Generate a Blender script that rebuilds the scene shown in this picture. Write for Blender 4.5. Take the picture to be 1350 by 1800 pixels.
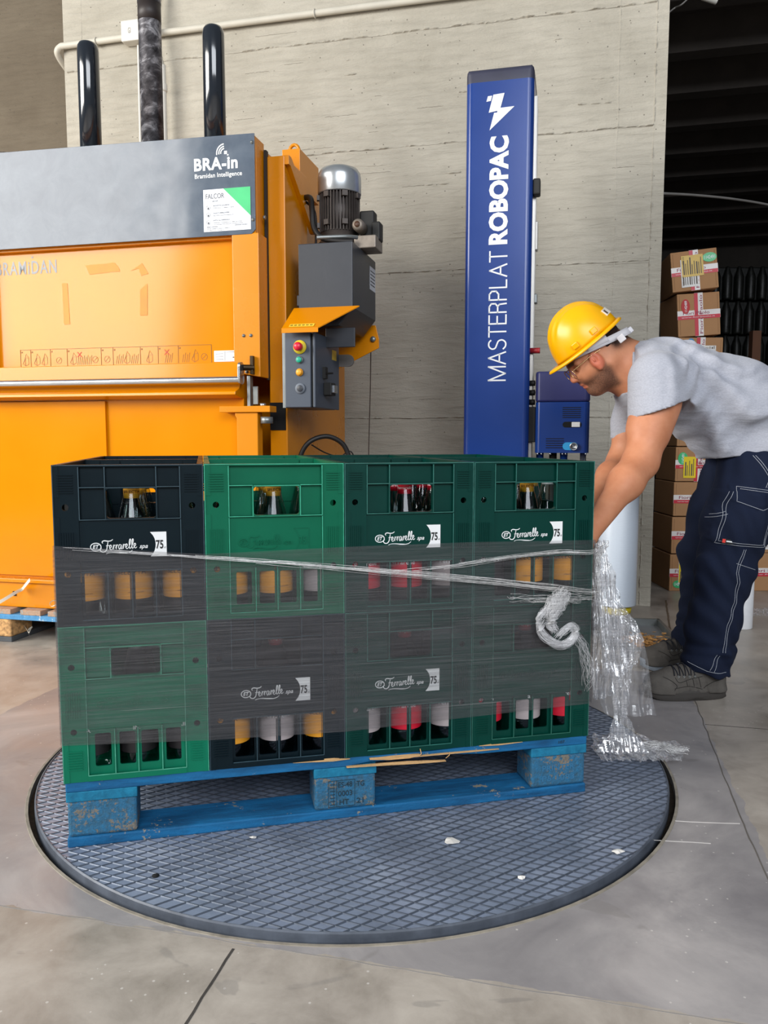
import bpy, bmesh, math, random
import numpy as np
from mathutils import Vector, Matrix, noise as mnoise
from mathutils.bvhtree import BVHTree
random.seed(7)
for o in list(bpy.data.objects): bpy.data.objects.remove(o)
SC = bpy.context.scene
COL = SC.collection
PI = math.pi
R = math.radians
# ------------------------------------------------------------------ camera
cam_d = bpy.data.cameras.new('camera'); cam = bpy.data.objects.new('camera', cam_d); COL.objects.link(cam)
cam.location = (0, 0, 0.87); cam.rotation_euler = (PI/2-0.0945, 0, 0)
cam_d.sensor_fit = 'VERTICAL'; cam_d.sensor_height = 36; cam_d.lens = 36*1380/1800
cam_d.clip_start = 0.05; cam_d.clip_end = 200
SC.camera = cam
# ------------------------------------------------------------------ world + lights
W = bpy.data.worlds.new('world'); SC.world = W; W.use_nodes = True
bg = W.node_tree.nodes['Background']; bg.inputs[0].default_value = (0.80, 0.88, 1.0, 1); bg.inputs[1].default_value = 0.22
def area(name, loc, look, sx, sy, power, col):
    d = bpy.data.lights.new(name, 'AREA'); d.shape = 'RECTANGLE'; d.size = sx; d.size_y = sy; d.energy = power; d.color = col
    o = bpy.data.objects.new(name, d); COL.objects.link(o); o.location = loc
    o.rotation_euler = (Vector(look)-Vector(loc)).to_track_quat('-Z', 'Y').to_euler(); return o
area('left_doorway_daylight', (-6.2, 0.2, 3.15), (0.3, 2.6, 1.2), 4.8, 3.2, 700, (1.0, 0.965, 0.91))
area('rear_doorway_daylight', (1.4, -5.3, 4.4), (0.5, 2.5, 0.6), 6.4, 3.4, 620, (0.90, 0.94, 1.0))  # added soft fill high behind the camera, standing in for skylight
SC.view_settings.view_transform = 'Standard'; SC.view_settings.look = 'None'
SC.view_settings.gamma = 1; SC.view_settings.use_curve_mapping = False
SC.view_settings.exposure = 0.0
SC.cycles.transparent_max_bounces = 32; SC.cycles.max_bounces = 8
# ------------------------------------------------------------------ frames
FZ = -0.01                                   # concrete floor level (turntable plate top is z=0)
WY = -0.2316; EX = Vector((math.cos(WY), math.sin(WY), 0)); EY = Vector((-math.sin(WY), math.cos(WY), 0)); VB = 2.9
def U(u, v, z): return EX*u + EY*v + Vector((0, 0, z))
PY = 0.2259; PO = Vector((-0.6725, 1.594, 0))
# ------------------------------------------------------------------ materials
def srgb(h):
    h = h.lstrip('#'); c = [int(h[i:i+2], 16)/255 for i in (0, 2, 4)]
    return tuple([(x/12.92 if x <= .04045 else ((x+.055)/1.055)**2.4) for x in c]+[1])
MATS = {}
class NT:
    def __init__(s, m): s.t = m.node_tree; s.n = s.t.nodes; s.l = s.t.links
    def new(s, k, **kw):
        n = s.n.new(k)
        for a, b in kw.items(): setattr(n, a, b)
        return n
    def link(s, a, b): s.l.new(a, b)
    def coord(s, scale=(1, 1, 1), rot=(0, 0, 0), loc=(0, 0, 0)):
        c = s.new('ShaderNodeTexCoord'); m = s.new('ShaderNodeMapping')
        m.inputs['Scale'].default_value = scale; m.inputs['Rotation'].default_value = rot; m.inputs['Location'].default_value = loc
        s.link(c.outputs['Object'], m.inputs[0]); return m.outputs[0]
    def noise(s, vec, scale=5, detail=4, rough=.55, dist=0):
        n = s.new('ShaderNodeTexNoise'); n.inputs['Scale'].default_value = scale; n.inputs['Detail'].default_value = detail
        n.inputs['Roughness'].default_value = rough; n.inputs['Distortion'].default_value = dist
        s.link(vec, n.inputs['Vector']); return n.outputs[0]
    def ramp(s, fac, stops):
        r = s.new('ShaderNodeValToRGB'); e = r.color_ramp.elements
        while len(e) < len(stops): e.new(0.5)
        for i, (p, c) in enumerate(stops): e[i].position = p; e[i].color = c if len(c) == 4 else (*c, 1)
        s.link(fac, r.inputs[0]); return r.outputs[0]
    def mix(s, fac, a, b, mode='MIX'):
        m = s.new('ShaderNodeMix', data_type='RGBA', blend_type=mode)
        for k, v in ((0, fac), (6, a), (7, b)):
            if hasattr(v, 'is_output'): s.link(v, m.inputs[k])
            else: m.inputs[k].default_value = v
        return m.outputs[2]
    def math(s, op, a, b=0.5, c=0.0):
        m = s.new('ShaderNodeMath', operation=op)
        for k, v in ((0, a), (1, b), (2, c)):
            if hasattr(v, 'is_output'): s.link(v, m.inputs[k])
            else: m.inputs[k].default_value = v
        return m.outputs[0]
    def bump(s, h, strength, dist, prev=None):
        b = s.new('ShaderNodeBump'); b.inputs['Strength'].default_value = strength; b.inputs['Distance'].default_value = dist
        s.link(h, b.inputs['Height'])
        if prev is not None: s.link(prev, b.inputs['Normal'])
        return b.outputs[0]
def base_mat(name):
    m = bpy.data.materials.new(name); m.use_nodes = True; t = NT(m); p = t.n['Principled BSDF']; MATS[name] = m
    return m, t, p
def dark(c, k): return (c[0]*k, c[1]*k, c[2]*k, 1)
def pm(name, col, rough=.5, metal=0., var=.12, vs=8, bump=0., bs=60, coat=0., rvar=.1, stretch=(1, 1, 1), spec=.5):
    if name in MATS: return MATS[name]
    m, t, p = base_mat(name); c = srgb(col) if isinstance(col, str) else col
    vec = t.coord(stretch); n = t.noise(vec, vs, 5)
    t.link(t.ramp(n, [(.3, dark(c, 1-var)), (.7, dark(c, 1+var))]), p.inputs['Base Color'])
    r = t.math('MULTIPLY_ADD', n, rvar, rough-rvar/2); t.link(r, p.inputs['Roughness'])
    p.inputs['Metallic'].default_value = metal; p.inputs['Coat Weight'].default_value = coat; p.inputs['Coat Roughness'].default_value = .1
    p.inputs['Specular IOR Level'].default_value = spec
    if bump: t.link(t.bump(t.noise(vec, bs, 4), bump, .002), p.inputs['Normal'])
    return m
def glassmat(name, tint, gl=.12, rough=.03):
    if name in MATS: return MATS[name]
    m, t, p = base_mat(name); t.n.remove(p); out = t.n['Material Output']
    tr = t.new('ShaderNodeBsdfTransparent'); tr.inputs[0].default_value = tint
    g = t.new('ShaderNodeBsdfGlossy'); g.inputs['Roughness'].default_value = rough; g.inputs[0].default_value = (.95, .97, 1, 1)
    lw = t.new('ShaderNodeLayerWeight'); lw.inputs[0].default_value = .35
    f = t.math('MULTIPLY_ADD', t.math('POWER', lw.outputs['Facing'], 2.5), .7, gl); mx = t.new('ShaderNodeMixShader')
    t.link(f, mx.inputs[0]); t.link(tr.outputs[0], mx.inputs[1]); t.link(g.outputs[0], mx.inputs[2]); t.link(mx.outputs[0], out.inputs[0])
    return m
# ------------------------------------------------------------------ mesh builder
class MB:
    def __init__(s): s.v = []; s.f = []; s.sm = []
    def add(s, vs, fs, smooth=False):
        n = len(s.v); s.v += [tuple(v) for v in vs]; s.f += [tuple(i+n for i in f) for f in fs]; s.sm += [smooth]*len(fs); return s
    def hexa(s, p): return s.add(p, [(0, 3, 2, 1), (4, 5, 6, 7), (0, 1, 5, 4), (1, 2, 6, 5), (2, 3, 7, 6), (3, 0, 4, 7)])
    def box(s, x0, x1, y0, y1, z0, z1):
        return s.hexa([(x0, y0, z0), (x1, y0, z0), (x1, y1, z0), (x0, y1, z0), (x0, y0, z1), (x1, y0, z1), (x1, y1, z1), (x0, y1, z1)])
    def prism(s, pts, axis, a, b):
        """2D polygon extruded along an axis: 'x' -> pts (y,z); 'y' -> (x,z); 'z' -> (x,y)"""
        def P(p, t): return {'x': (t, p[0], p[1]), 'y': (p[0], t, p[1]), 'z': (p[0], p[1], t)}[axis]
        n = len(pts); vs = [P(p, a) for p in pts]+[P(p, b) for p in pts]
        return s.add(vs, [tuple(range(n))[::-1], tuple(range(n, 2*n))]+[(i, (i+1) % n, (i+1) % n+n, i+n) for i in range(n)])
    def tube(s, pts, r, seg=12, cap=True):
        pts = [Vector(p) for p in pts]; rs = r if isinstance(r, (list, tuple)) else [r]*len(pts)
        n0 = None; rings = []
        for i, p in enumerate(pts):
            d = (pts[min(i+1, len(pts)-1)]-pts[max(i-1, 0)]).normalized()
            if n0 is None: n0 = d.orthogonal().normalized()
            n0 = (n0-d*n0.dot(d)).normalized(); b = d.cross(n0)
            rings.append([p+(n0*math.cos(2*PI*k/seg)+b*math.sin(2*PI*k/seg))*rs[i] for k in range(seg)])
        vs = [v for rg in rings for v in rg]; fs = []
        for i in range(len(rings)-1):
            for k in range(seg): fs.append((i*seg+k, i*seg+(k+1) % seg, (i+1)*seg+(k+1) % seg, (i+1)*seg+k))
        s.add(vs, fs, True)
        if cap: s.add(rings[0], [tuple(range(seg))[::-1]]); s.add(rings[-1], [tuple(range(seg))])
        return s
    def lathe(s, prof, seg=24, c=(0, 0, 0), ax='z', smooth=True, scale=(1, 1), cap=True):
        vs = []; fs = []
        for r, h in prof:
            for k in range(seg):
                a = 2*PI*k/seg; x, y = r*math.cos(a)*scale[0], r*math.sin(a)*scale[1]
                q = {'z': (x, y, h), 'y': (x, h, -y), 'x': (h, x, y)}[ax]
                vs.append((q[0]+c[0], q[1]+c[1], q[2]+c[2]))
        for i in range(len(prof)-1):
            for k in range(seg): fs.append((i*seg+k, i*seg+(k+1) % seg, (i+1)*seg+(k+1) % seg, (i+1)*seg+k))
        s.add(vs, fs, smooth)
        n = len(s.v)-len(vs)
        if not cap: return s
        if prof[0][0] > 1e-5: s.f.append(tuple(n+k for k in range(seg))[::-1]); s.sm.append(False)
        if prof[-1][0] > 1e-5: s.f.append(tuple(n+(len(prof)-1)*seg+k for k in range(seg))); s.sm.append(False)
        return s
    def xf(s, M): s.v = [tuple(M @ Vector(v)) for v in s.v]; return s
    def mesh(s, name):
        me = bpy.data.meshes.new(name); me.from_pydata(s.v, [], s.f); me.polygons.foreach_set('use_smooth', s.sm)
        me.update(); return me
    def build(s, name, m, parent=None, loc=None, rot=None, bevel=0, seg=2, fixn=True):
        me = s.mesh(name)
        if fixn:
            b = bmesh.new(); b.from_mesh(me); bmesh.ops.recalc_face_normals(b, faces=b.faces); b.to_mesh(me); b.free()
        return link(name, me, m, parent, loc, rot, bevel, seg)
def link(name, me, m, parent=None, loc=None, rot=None, bevel=0, seg=2):
    o = bpy.data.objects.new(name, me); COL.objects.link(o)
    if m is not None: me.materials.append(m)
    if parent is not None: o.parent = parent
    if loc is not None: o.location = loc
    if rot is not None: o.rotation_euler = rot
    if bevel:
        b = o.modifiers.new('bevel', 'BEVEL'); b.width = bevel; b.segments = seg; b.limit_method = 'ANGLE'; b.angle_limit = R(40)
    return o
def tag(o, label, cat, group=None, kind=None):
    if label: o['label'] = label
    if cat: o['category'] = cat
    if group: o['group'] = group
    if kind: o['kind'] = kind
    return o
def thing(name, label, cat, loc=(0, 0, 0), rz=0, group=None):
    o = bpy.data.objects.new(name, None); COL.objects.link(o); o.location = loc; o.rotation_euler = (0, 0, rz); o.empty_display_size = .1
    return tag(o, label, cat, group)
def copy_tree(o, parent=None):
    c = o.copy(); COL.objects.link(c); c.parent = parent
    for ch in [x for x in COL.objects if x.parent == o]: copy_tree(ch, c)
    return c
def struct(o, label=None): o['kind'] = 'structure'; 
def arc(cx, cy, r, a0, a1, n): return [(cx+r*math.cos(R(a0+(a1-a0)*i/n)), cy+r*math.sin(R(a0+(a1-a0)*i/n))) for i in range(n+1)]
def rrect(x0, x1, y0, y1, r, n=4):
    return arc(x1-r, y0+r, r, -90, 0, n)+arc(x1-r, y1-r, r, 0, 90, n)+arc(x0+r, y1-r, r, 90, 180, n)+arc(x0+r, y0+r, r, 180, 270, n)
# ------------------------------------------------------------------ lettering
def cat_rom(pts, n=6, closed=False):
    out = []; P = [Vector((*p, 0)[:3]) for p in pts]; m = len(P)
    for i in range(m-1):
        p0, p1, p2, p3 = P[max(i-1, 0)], P[i], P[i+1], P[min(i+2, m-1)]
        for k in range(n):
            t = k/n; out.append(.5*((2*p1)+(p2-p0)*t+(2*p0-5*p1+4*p2-p3)*t*t+(3*p1-p0-3*p2+p3)*t**3))
    out.append(P[-1]); return out
def ribbon(mb, pts, w, z=0, th=.0006):
    """flat stroke of width w (number or list) in the xy plane"""
    pts = [Vector((p[0], p[1], 0)) for p in pts]; n = len(pts); L = []; Rr = []
    for i, p in enumerate(pts):
        d = pts[min(i+1, n-1)]-pts[max(i-1, 0)]
        if d.length < 1e-9: d = Vector((1, 0, 0))
        d.normalize(); nn = Vector((-d.y, d.x, 0)); ww = (w[i] if isinstance(w, (list, tuple)) else w)/2
        L.append(p+nn*ww); Rr.append(p-nn*ww)
    vs = [(*v.xy, z+th) for v in L]+[(*v.xy, z+th) for v in Rr]+[(*v.xy, z) for v in L]+[(*v.xy, z) for v in Rr]; fs = []
    for i in range(n-1):
        fs += [(i, n+i, n+i+1, i+1), (i, i+1, 2*n+i+1, 2*n+i), (n+i, 3*n+i, 3*n+i+1, n+i+1)]
    fs += [(0, 2*n, 3*n, n), (n-1, 2*n-1, 4*n-1, 3*n-1)]
    mb.add(vs, fs); return mb
_tc = {}
def text_mb(body, w, h, bold=0., shear=0., th=.0006, spacing=1.0):
    """builtin font text as a flat slab fitted to width w and height h, origin lower left, xy plane facing +z"""
    key = (body, round(bold, 4), shear, spacing)
    if key not in _tc:
        c = bpy.data.curves.new('lettering', 'FONT'); c.body = body; c.offset = bold; c.shear = shear; c.space_character = spacing; c.resolution_u = 3
        c.extrude = .02
        o = bpy.data.objects.new('lettering', c); COL.objects.link(o); dg = bpy.context.evaluated_depsgraph_get(); dg.update()
        me = bpy.data.meshes.new_from_object(o.evaluated_get(dg)); bpy.data.objects.remove(o)
        _tc[key] = ([tuple(v.co) for v in me.vertices], [tuple(p.vertices) for p in me.polygons])
    vs, fs = _tc[key]; xs = [v[0] for v in vs]; ys = [v[1] for v in vs]
    x0, x1, y0, y1 = min(xs), max(xs), min(ys), max(ys)
    if w is None: w = (x1-x0)/(y1-y0)*h
    mb = MB(); mb.add([((v[0]-x0)/(x1-x0)*w, (v[1]-y0)/(y1-y0)*h, (v[2]/.02*.5+.5)*th) for v in vs], fs); return mb
def front_M(loc, yaw=0., roll=0.):
    """matrix taking flat xy lettering to a vertical plane facing local -y"""
    return Matrix.Translation(Vector(loc)) @ Matrix.Rotation(yaw, 4, 'Z') @ Matrix.Rotation(PI/2, 4, 'X') @ Matrix.Rotation(roll, 4, 'Z')
def right_M(loc): return Matrix.Translation(Vector(loc)) @ Matrix.Rotation(PI/2, 4, 'Z') @ Matrix.Rotation(PI/2, 4, 'X')
def put_text(body, x, y, w, h, mb, **k):
    t = text_mb(body, w, h, **k); t.xf(Matrix.Translation((x, y, 0))); mb.add(t.v, t.f); return mb
def lines_fake(mb, x0, x1, y, h, th=.0005): mb.box(x0, x1, y, y+h, 0, th); return mb
# ================================================================== SETTING
def concrete_floor():
    m, t, p = base_mat('polished_concrete'); vec = t.coord()
    n1 = t.noise(vec, 1.1, 6, .6, .4); n2 = t.noise(vec, 7, 8, .65, .3); n3 = t.noise(vec, 60, 3, .6)
    c1 = t.ramp(n1, [(.3, srgb('#91887c')), (.5, srgb('#a2988b')), (.72, srgb('#b1a798'))])
    c2 = t.ramp(n2, [(.28, srgb('#625c57')), (.5, srgb('#9f9891')), (.72, srgb('#c2bbb2'))])
    c = t.mix(.5, c1, c2)
    # newer square patch of bluish screed round the turntable: corner (.68,1.07), rotated with the wall
    sep = t.new('ShaderNodeSeparateXYZ'); c0 = t.coord(rot=(0, 0, -WY)); t.link(c0, sep.inputs[0])
    edge = t.noise(vec, 9, 4)
    wob = t.math('MULTIPLY_ADD', edge, .05, -.025)
    uu = t.math('ADD', sep.outputs[0], wob); vv = t.math('ADD', sep.outputs[1], wob)
    a = t.math('LESS_THAN', uu, 0.424); b = t.math('GREATER_THAN', vv, 1.204); d = t.math('LESS_THAN', vv, 3.05)
    e = t.math('GREATER_THAN', uu, -1.75)
    msk = t.math('MULTIPLY', t.math('MULTIPLY', a, b), t.math('MULTIPLY', d, e))
    n4 = t.noise(vec, 2.6, 7, .62, .8)
    cp = t.ramp(n4, [(.28, srgb('#6c6a6f')), (.5, srgb('#8b888a')), (.72, srgb('#b0abaa'))])
    cc = t.mix(t.math('MULTIPLY', msk, .8), c, cp)
    # dark blotches and pale specks
    v = t.new('ShaderNodeTexVoronoi'); v.inputs['Scale'].default_value = 38; t.link(vec, v.inputs['Vector'])
    spk = t.math('LESS_THAN', v.outputs[0], .09)
    pch = t.math('GREATER_THAN', t.noise(vec, 3.2, 2), .53)
    cc = t.mix(t.math('MULTIPLY', t.math('MULTIPLY', spk, pch), .55), cc, srgb('#cfcac4'))
    bl = t.ramp(t.noise(t.coord((1, 1.6, 1), loc=(3, 1, 0)), 5.5, 3, .5, 1.2), [(.67, (0, 0, 0, 1)), (.7, (1, 1, 1, 1))])
    cc = t.mix(t.math('MULTIPLY', bl, .35), cc, srgb('#75716d'))
    t.link(cc, p.inputs['Base Color'])
    r = t.math('MULTIPLY_ADD', n2, .5, .12); t.link(r, p.inputs['Roughness']); p.inputs['Specular IOR Level'].default_value = .55
    t.link(t.bump(n3, .12, .002, t.bump(n2, .12, .004)), p.inputs['Normal'])
    return m
CX, CY, TR = -0.0773, 2.1312, 0.8407
def floor():
    b = bmesh.new(); N = 128; ring = []
    for k in range(N):
        a = 2*PI*k/N; ring.append(b.verts.new((CX+TR*math.cos(a), CY+TR*math.sin(a), FZ)))
    low = [b.verts.new((v.co.x, v.co.y, FZ-.07)) for v in ring]
    x0, x1, y0, y1 = -9, 9, -7, 17; out = []
    for k in range(N):
        a = 2*PI*k/N; dx, dy = math.cos(a), math.sin(a)
        tx = ((x1-CX)/dx if dx > 0 else (x0-CX)/dx) if abs(dx) > 1e-6 else 1e9
        ty = ((y1-CY)/dy if dy > 0 else (y0-CY)/dy) if abs(dy) > 1e-6 else 1e9
        tt = min(tx, ty); out.append(b.verts.new((CX+dx*tt, CY+dy*tt, FZ)))
    for k in range(N):
        j = (k+1) % N; b.faces.new((ring[k], out[k], out[j], ring[j])); b.faces.new((low[k], ring[k], ring[j], low[j]))
    b.faces.new(low)
    for cx, cy in ((x0, y0), (x1, y0), (x1, y1), (x0, y1)):
        # corner fillers
        best = sorted(out, key=lambda v: (v.co.x-cx)**2+(v.co.y-cy)**2)[:2]
        cv = b.verts.new((cx, cy, FZ)); b.faces.new((best[0], best[1], cv))
    bmesh.ops.recalc_face_normals(b, faces=b.faces)
    me = bpy.data.meshes.new('floor'); b.to_mesh(me); b.free()
    o = link('floor', me, concrete_floor()); struct(o); return o
floor()
M_joint = pm('joint_dirt', '#3a3632', .9, var=.3, vs=40, bump=.5)
def joint(name, pts, w, mat, wob=.004):
    P = []
    for i in range(len(pts)-1):
        a, b = Vector((*pts[i], 0)), Vector((*pts[i+1], 0)); n = max(2, int((b-a).length/.03))
        for k in range(n): P.append(a.lerp(b, k/n))
    P.append(Vector((*pts[-1], 0)))
    P = [Vector((p.x+mnoise.noise(p*14)*wob, p.y+mnoise.noise(p*14+Vector((5, 5, 5)))*wob, 0)) for p in P]
    mb = MB(); ribbon(mb, P, [w*(.7+.6*abs(mnoise.noise(p*23))) for p in P], FZ, .0006)
    o = mb.build(name, mat); struct(o); return o
joint('trim_1', [(-0.258, 1.2814), (-0.33, .98)], .005, M_joint)
joint('trim_2', [(-1.9, 1.69), (-.73, 1.4076), (.536, 1.1053), (.69, 1.068)], .0022, pm('joint_pale', '#85817d', .9))
joint('trim_3', [(.69, 1.068), (.769, 1.496), (.8206, 1.7164), (.8828, 1.9561), (.9777, 2.3154), (1.0326, 2.5192), (1.15, 3.0)], .0035, pm('joint_mid', '#5c5751', .9))
joint('trim_4', [(.99, 2.345), (1.6, 2.21)], .003, M_joint)
joint('trim_5', [(.669, 1.735), (.814, 1.722)], .0025, pm('joint_white', '#cdc9c4', .9))
joint('trim_6', [(.593, 1.648), (.712, 1.633)], .0025, MATS['joint_white'])
joint('trim_7', [(1.531, 4.2), (1.2086, 3.2211)], .012, pm('joint_rust', '#6b5a48', .9))

def wall_mat(name, light, mid, darkc):
    m, t, p = base_mat(name); vec = t.coord(); sv = t.coord((1.8, 1.8, 11))
    n1 = t.noise(vec, 1.6, 6, .6, .3); g = t.noise(sv, 3.0, 6, .65, .6); fine = t.noise(vec, 90, 4, .6)
    c = t.ramp(n1, [(.3, srgb(mid)), (.6, srgb(light))]); c = t.mix(t.math('MULTIPLY', t.ramp(g, [(.35, (1, 1, 1, 1)), (.5, (0, 0, 0, 1))]), .15), c, srgb(darkc))
    v = t.new('ShaderNodeTexVoronoi'); v.inputs['Scale'].default_value = 26; v.inputs['Randomness'].default_value = 1; t.link(t.coord((1, 1, 1), loc=(2, 3, 1)), v.inputs['Vector'])
    pit = t.math('MULTIPLY', t.math('LESS_THAN', v.outputs[0], .085), t.math('GREATER_THAN', t.noise(vec, 4.5, 2), .5))
    c = t.mix(t.math('MULTIPLY', pit, .7), c, srgb('#55504a'))
    t.link(c, p.inputs['Base Color']); p.inputs['Roughness'].default_value = .92; p.inputs['Specular IOR Level'].default_value = .2
    hb = t.math('SUBTRACT', t.math('ADD', t.math('MULTIPLY', g, 1.2), t.math('MULTIPLY', fine, .25)), t.math('MULTIPLY', pit, .6))
    t.link(t.bump(hb, .8, .012), p.inputs['Normal']); return m
M_wall = wall_mat('board_marked_concrete', '#b8b2a4', '#a49e90', '#7d776a')
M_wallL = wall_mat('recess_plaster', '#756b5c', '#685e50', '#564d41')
WV = 4.267; UL, UR = -2.93, 0.4288          # wall face in the machine frame
def rough_strip(mb, u0, u1, z, amp, vert=False, seed=0):
    """ragged ridge of cement left along a shuttering joint"""
    n = int(abs(u1-u0)/.012); rows = []
    for i in range(n+1):
        q = u0+(u1-u0)*i/n; a = mnoise.noise(Vector((q*22, seed*7.1, 0))); b = mnoise.noise(Vector((q*60, seed*3.3, 4)))
        th = max(.0008, amp*(.35+a*1.1+b*.7)); h = .003+.006*abs(b)+amp*.5*abs(a); zz = z+.006*mnoise.noise(Vector((q*5, seed, 9)))
        rows.append([(q, 0, zz-h), (q, -th, zz-h*.3), (q, -th*.6, zz+h*.5), (q, 0, zz+h)])
    vs = []
    for r_ in rows:
        for p in r_: vs.append((p[2], p[1], p[0]) if vert else p)
    fs = [(i*4+k, (i+1)*4+k, (i+1)*4+k+1, i*4+k+1) for i in range(n) for k in range(3)]
    mb.add(vs, fs)
def build_wall():
    mb = MB(); L = UR-UL; mb.box(0, L-.055, 0, .35, FZ, 4.6)
    mb.box(L-.055, L, -.002, .35, FZ, 4.6)
    Z = [.43, .98, 1.765, 2.42, 3.0, 3.55]; 
    for i, z in enumerate(Z): rough_strip(mb, .02, L-.06, z, .010, seed=i)
    rough_strip(mb, 0.0, 4.5, L-.055, .010, True, 11); rough_strip(mb, .0, 4.5, L-.23, .003, True, 12)
    rough_strip(mb, 0.0, 4.5, .12, .003, True, 13)
    # patches of torn formwork skin
    rnd = random.Random(3)
    for k in range(26):
        u = rnd.uniform(1.3, L-.3); z = rnd.uniform(.45, 2.9); w = rnd.uniform(.03, .16)
        rough_strip(mb, u, u+w, z, .007, seed=20+k)
    o = mb.build('wall_back', M_wall, loc=U(UL, WV, 0), rot=(0, 0, WY)); struct(o)
    M_crk = pm('joint_shadow_crack', '#6a6458', .95, var=.3, vs=40)  # thin dark lines just below the joints and scattered over the wall
    for i, z in enumerate(Z):
        pts = []; ws = []; n = 260
        for k in range(n+1):
            q = .02+(L-.08)*k/n; pts.append((q, z-.006+.006*mnoise.noise(Vector((q*5, i, 9)))+.002*mnoise.noise(Vector((q*40, i, 2))))); ws.append(max(.0002, .0028*mnoise.noise(Vector((q*9, i*3.1, 5)))+.0012))
        c_ = MB(); ribbon(c_, pts, ws, 0, .0004); c_.xf(front_M((0, -.0002, 0))); c_.build('joint_crack', M_crk, o, fixn=False)
    rn = random.Random(12)
    for k in range(34):
        q = rn.uniform(1.0, L-.2); z = rn.uniform(.5, 3.1); w_ = rn.uniform(.03, .25); pts = [(q+w_*j/14, z+.004*mnoise.noise(Vector((q*9+j*.7, k, 1)))) for j in range(15)]
        c_ = MB(); ribbon(c_, pts, [max(.0003, .0014+.0014*mnoise.noise(Vector((j*.9, k, 7)))) for j in range(15)], 0, .0004); c_.xf(front_M((0, -.0002, 0))); c_.build('joint_crack', M_crk, o, fixn=False)
build_wall()
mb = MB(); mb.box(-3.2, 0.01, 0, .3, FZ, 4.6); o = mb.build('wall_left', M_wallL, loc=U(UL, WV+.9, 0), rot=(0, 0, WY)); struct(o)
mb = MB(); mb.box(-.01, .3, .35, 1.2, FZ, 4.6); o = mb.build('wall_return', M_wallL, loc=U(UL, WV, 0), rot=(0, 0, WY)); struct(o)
# dark store beyond the wall
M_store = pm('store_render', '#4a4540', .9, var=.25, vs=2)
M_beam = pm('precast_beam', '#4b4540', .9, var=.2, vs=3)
def ubox(name, u0, u1, v0, v1, z0, z1, m):
    o = MB().box(0, u1-u0, 0, v1-v0, 0, z1-z0).build(name, m, loc=U(u0, v0, z0), rot=(0, 0, WY)); struct(o); return o
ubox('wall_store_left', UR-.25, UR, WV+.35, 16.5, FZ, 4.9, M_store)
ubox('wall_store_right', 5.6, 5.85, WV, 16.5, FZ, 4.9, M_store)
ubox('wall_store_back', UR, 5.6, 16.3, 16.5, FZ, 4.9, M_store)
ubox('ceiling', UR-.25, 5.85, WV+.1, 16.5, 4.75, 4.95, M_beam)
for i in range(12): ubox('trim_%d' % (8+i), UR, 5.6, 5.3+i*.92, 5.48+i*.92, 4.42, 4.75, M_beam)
def at(px, py, Y):
    """world point at distance Y that the measured photo coordinate stands for"""
    fw = Vector((0, math.cos(.0945), -math.sin(.0945))); up = Vector((0, math.sin(.0945), math.cos(.0945)))
    d = fw+Vector((1, 0, 0))*((px-675)/1380)-up*((py-900)/1380)
    return Vector((0, 0, .87))+d*(Y/d.y)
# ================================================================== TURNTABLE
def tread_mat():
    m, t, p = base_mat('tread_steel'); vec = t.coord(); n = t.noise(vec, 6, 7, .6); f = t.noise(vec, 45, 4)
    c = t.ramp(n, [(.3, srgb('#656e7e')), (.55, srgb('#7e899d')), (.75, srgb('#9ba5b6'))])
    c = t.mix(t.math('MULTIPLY', t.ramp(f, [(.6, (0, 0, 0, 1)), (.7, (1, 1, 1, 1))]), .3), c, srgb('#9aa3b0'))
    t.link(c, p.inputs['Base Color']); t.link(t.math('MULTIPLY_ADD', n, .3, .22), p.inputs['Roughness']); p.inputs['Metallic'].default_value = .15
    t.link(t.bump(f, .15, .001), p.inputs['Normal']); return m
M_tread = tread_mat()
M_rib = pm('tread_rib_steel', '#59616e', .38, .5, .2, 30)
M_rim = pm('rim_steel', '#565c66', .4, .1, .25, 20)
tt = thing('turntable', 'round steel turntable plate with a diamond tread set flush in the floor', 'turntable', (CX, CY, 0))
PR = TR-.014
mb = MB(); mb.lathe([(0, -.02), (PR-.004, -.02), (PR-.004, 0), (0, 0)][::1], 128, smooth=False); mb.build('plate', M_tread, tt)
mb = MB(); mb.lathe([(PR-.004, -.03), (PR, -.03), (PR, .0), (PR-.003, .0025), (PR-.004, .0025), (PR-.004, -.03)], 128, smooth=False, cap=False); mb.build('rim', M_rim, tt)
def ribs(ang, sp, w, h):
    mb = MB(); a = R(ang); d = Vector((math.cos(a), math.sin(a), 0)); n = Vector((-d.y, d.x, 0)); k = -int(PR/sp)
    while k*sp < PR:
        o = k*sp+sp*.37; k += 1
        if abs(o) > PR-.02: continue
        L = math.sqrt((PR-.005)**2-o*o); A = n*o-d*L; B = n*o+d*L; z = Vector((0, 0, .0))
        mb.add([A-n*w, B-n*w, B-n*w*.35+Vector((0, 0, h)), A-n*w*.35+Vector((0, 0, h)), A+n*w*.35+Vector((0, 0, h)), B+n*w*.35+Vector((0, 0, h)), B+n*w, A+n*w],
               [(0, 1, 2, 3), (3, 2, 5, 4), (4, 5, 6, 7)])
    return mb
mb = ribs(-21.9, .0199, .0026, .0016); m2 = ribs(34.9, .0245, .0026, .00165); mb.add(m2.v, m2.f)
o = mb.build('tread_pattern', M_rib, tt)
pm('hole_black', '#0a0a0a', .9)
for a, r_ in ((239.5, .745),):
    mb = MB(); mb.lathe([(.0, .0018), (.007, .0018), (.0075, .0)], 14, c=(r_*math.cos(R(a)), r_*math.sin(R(a)), 0))
    mb.build('bolt_hole', MATS['hole_black'], tt)
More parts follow.
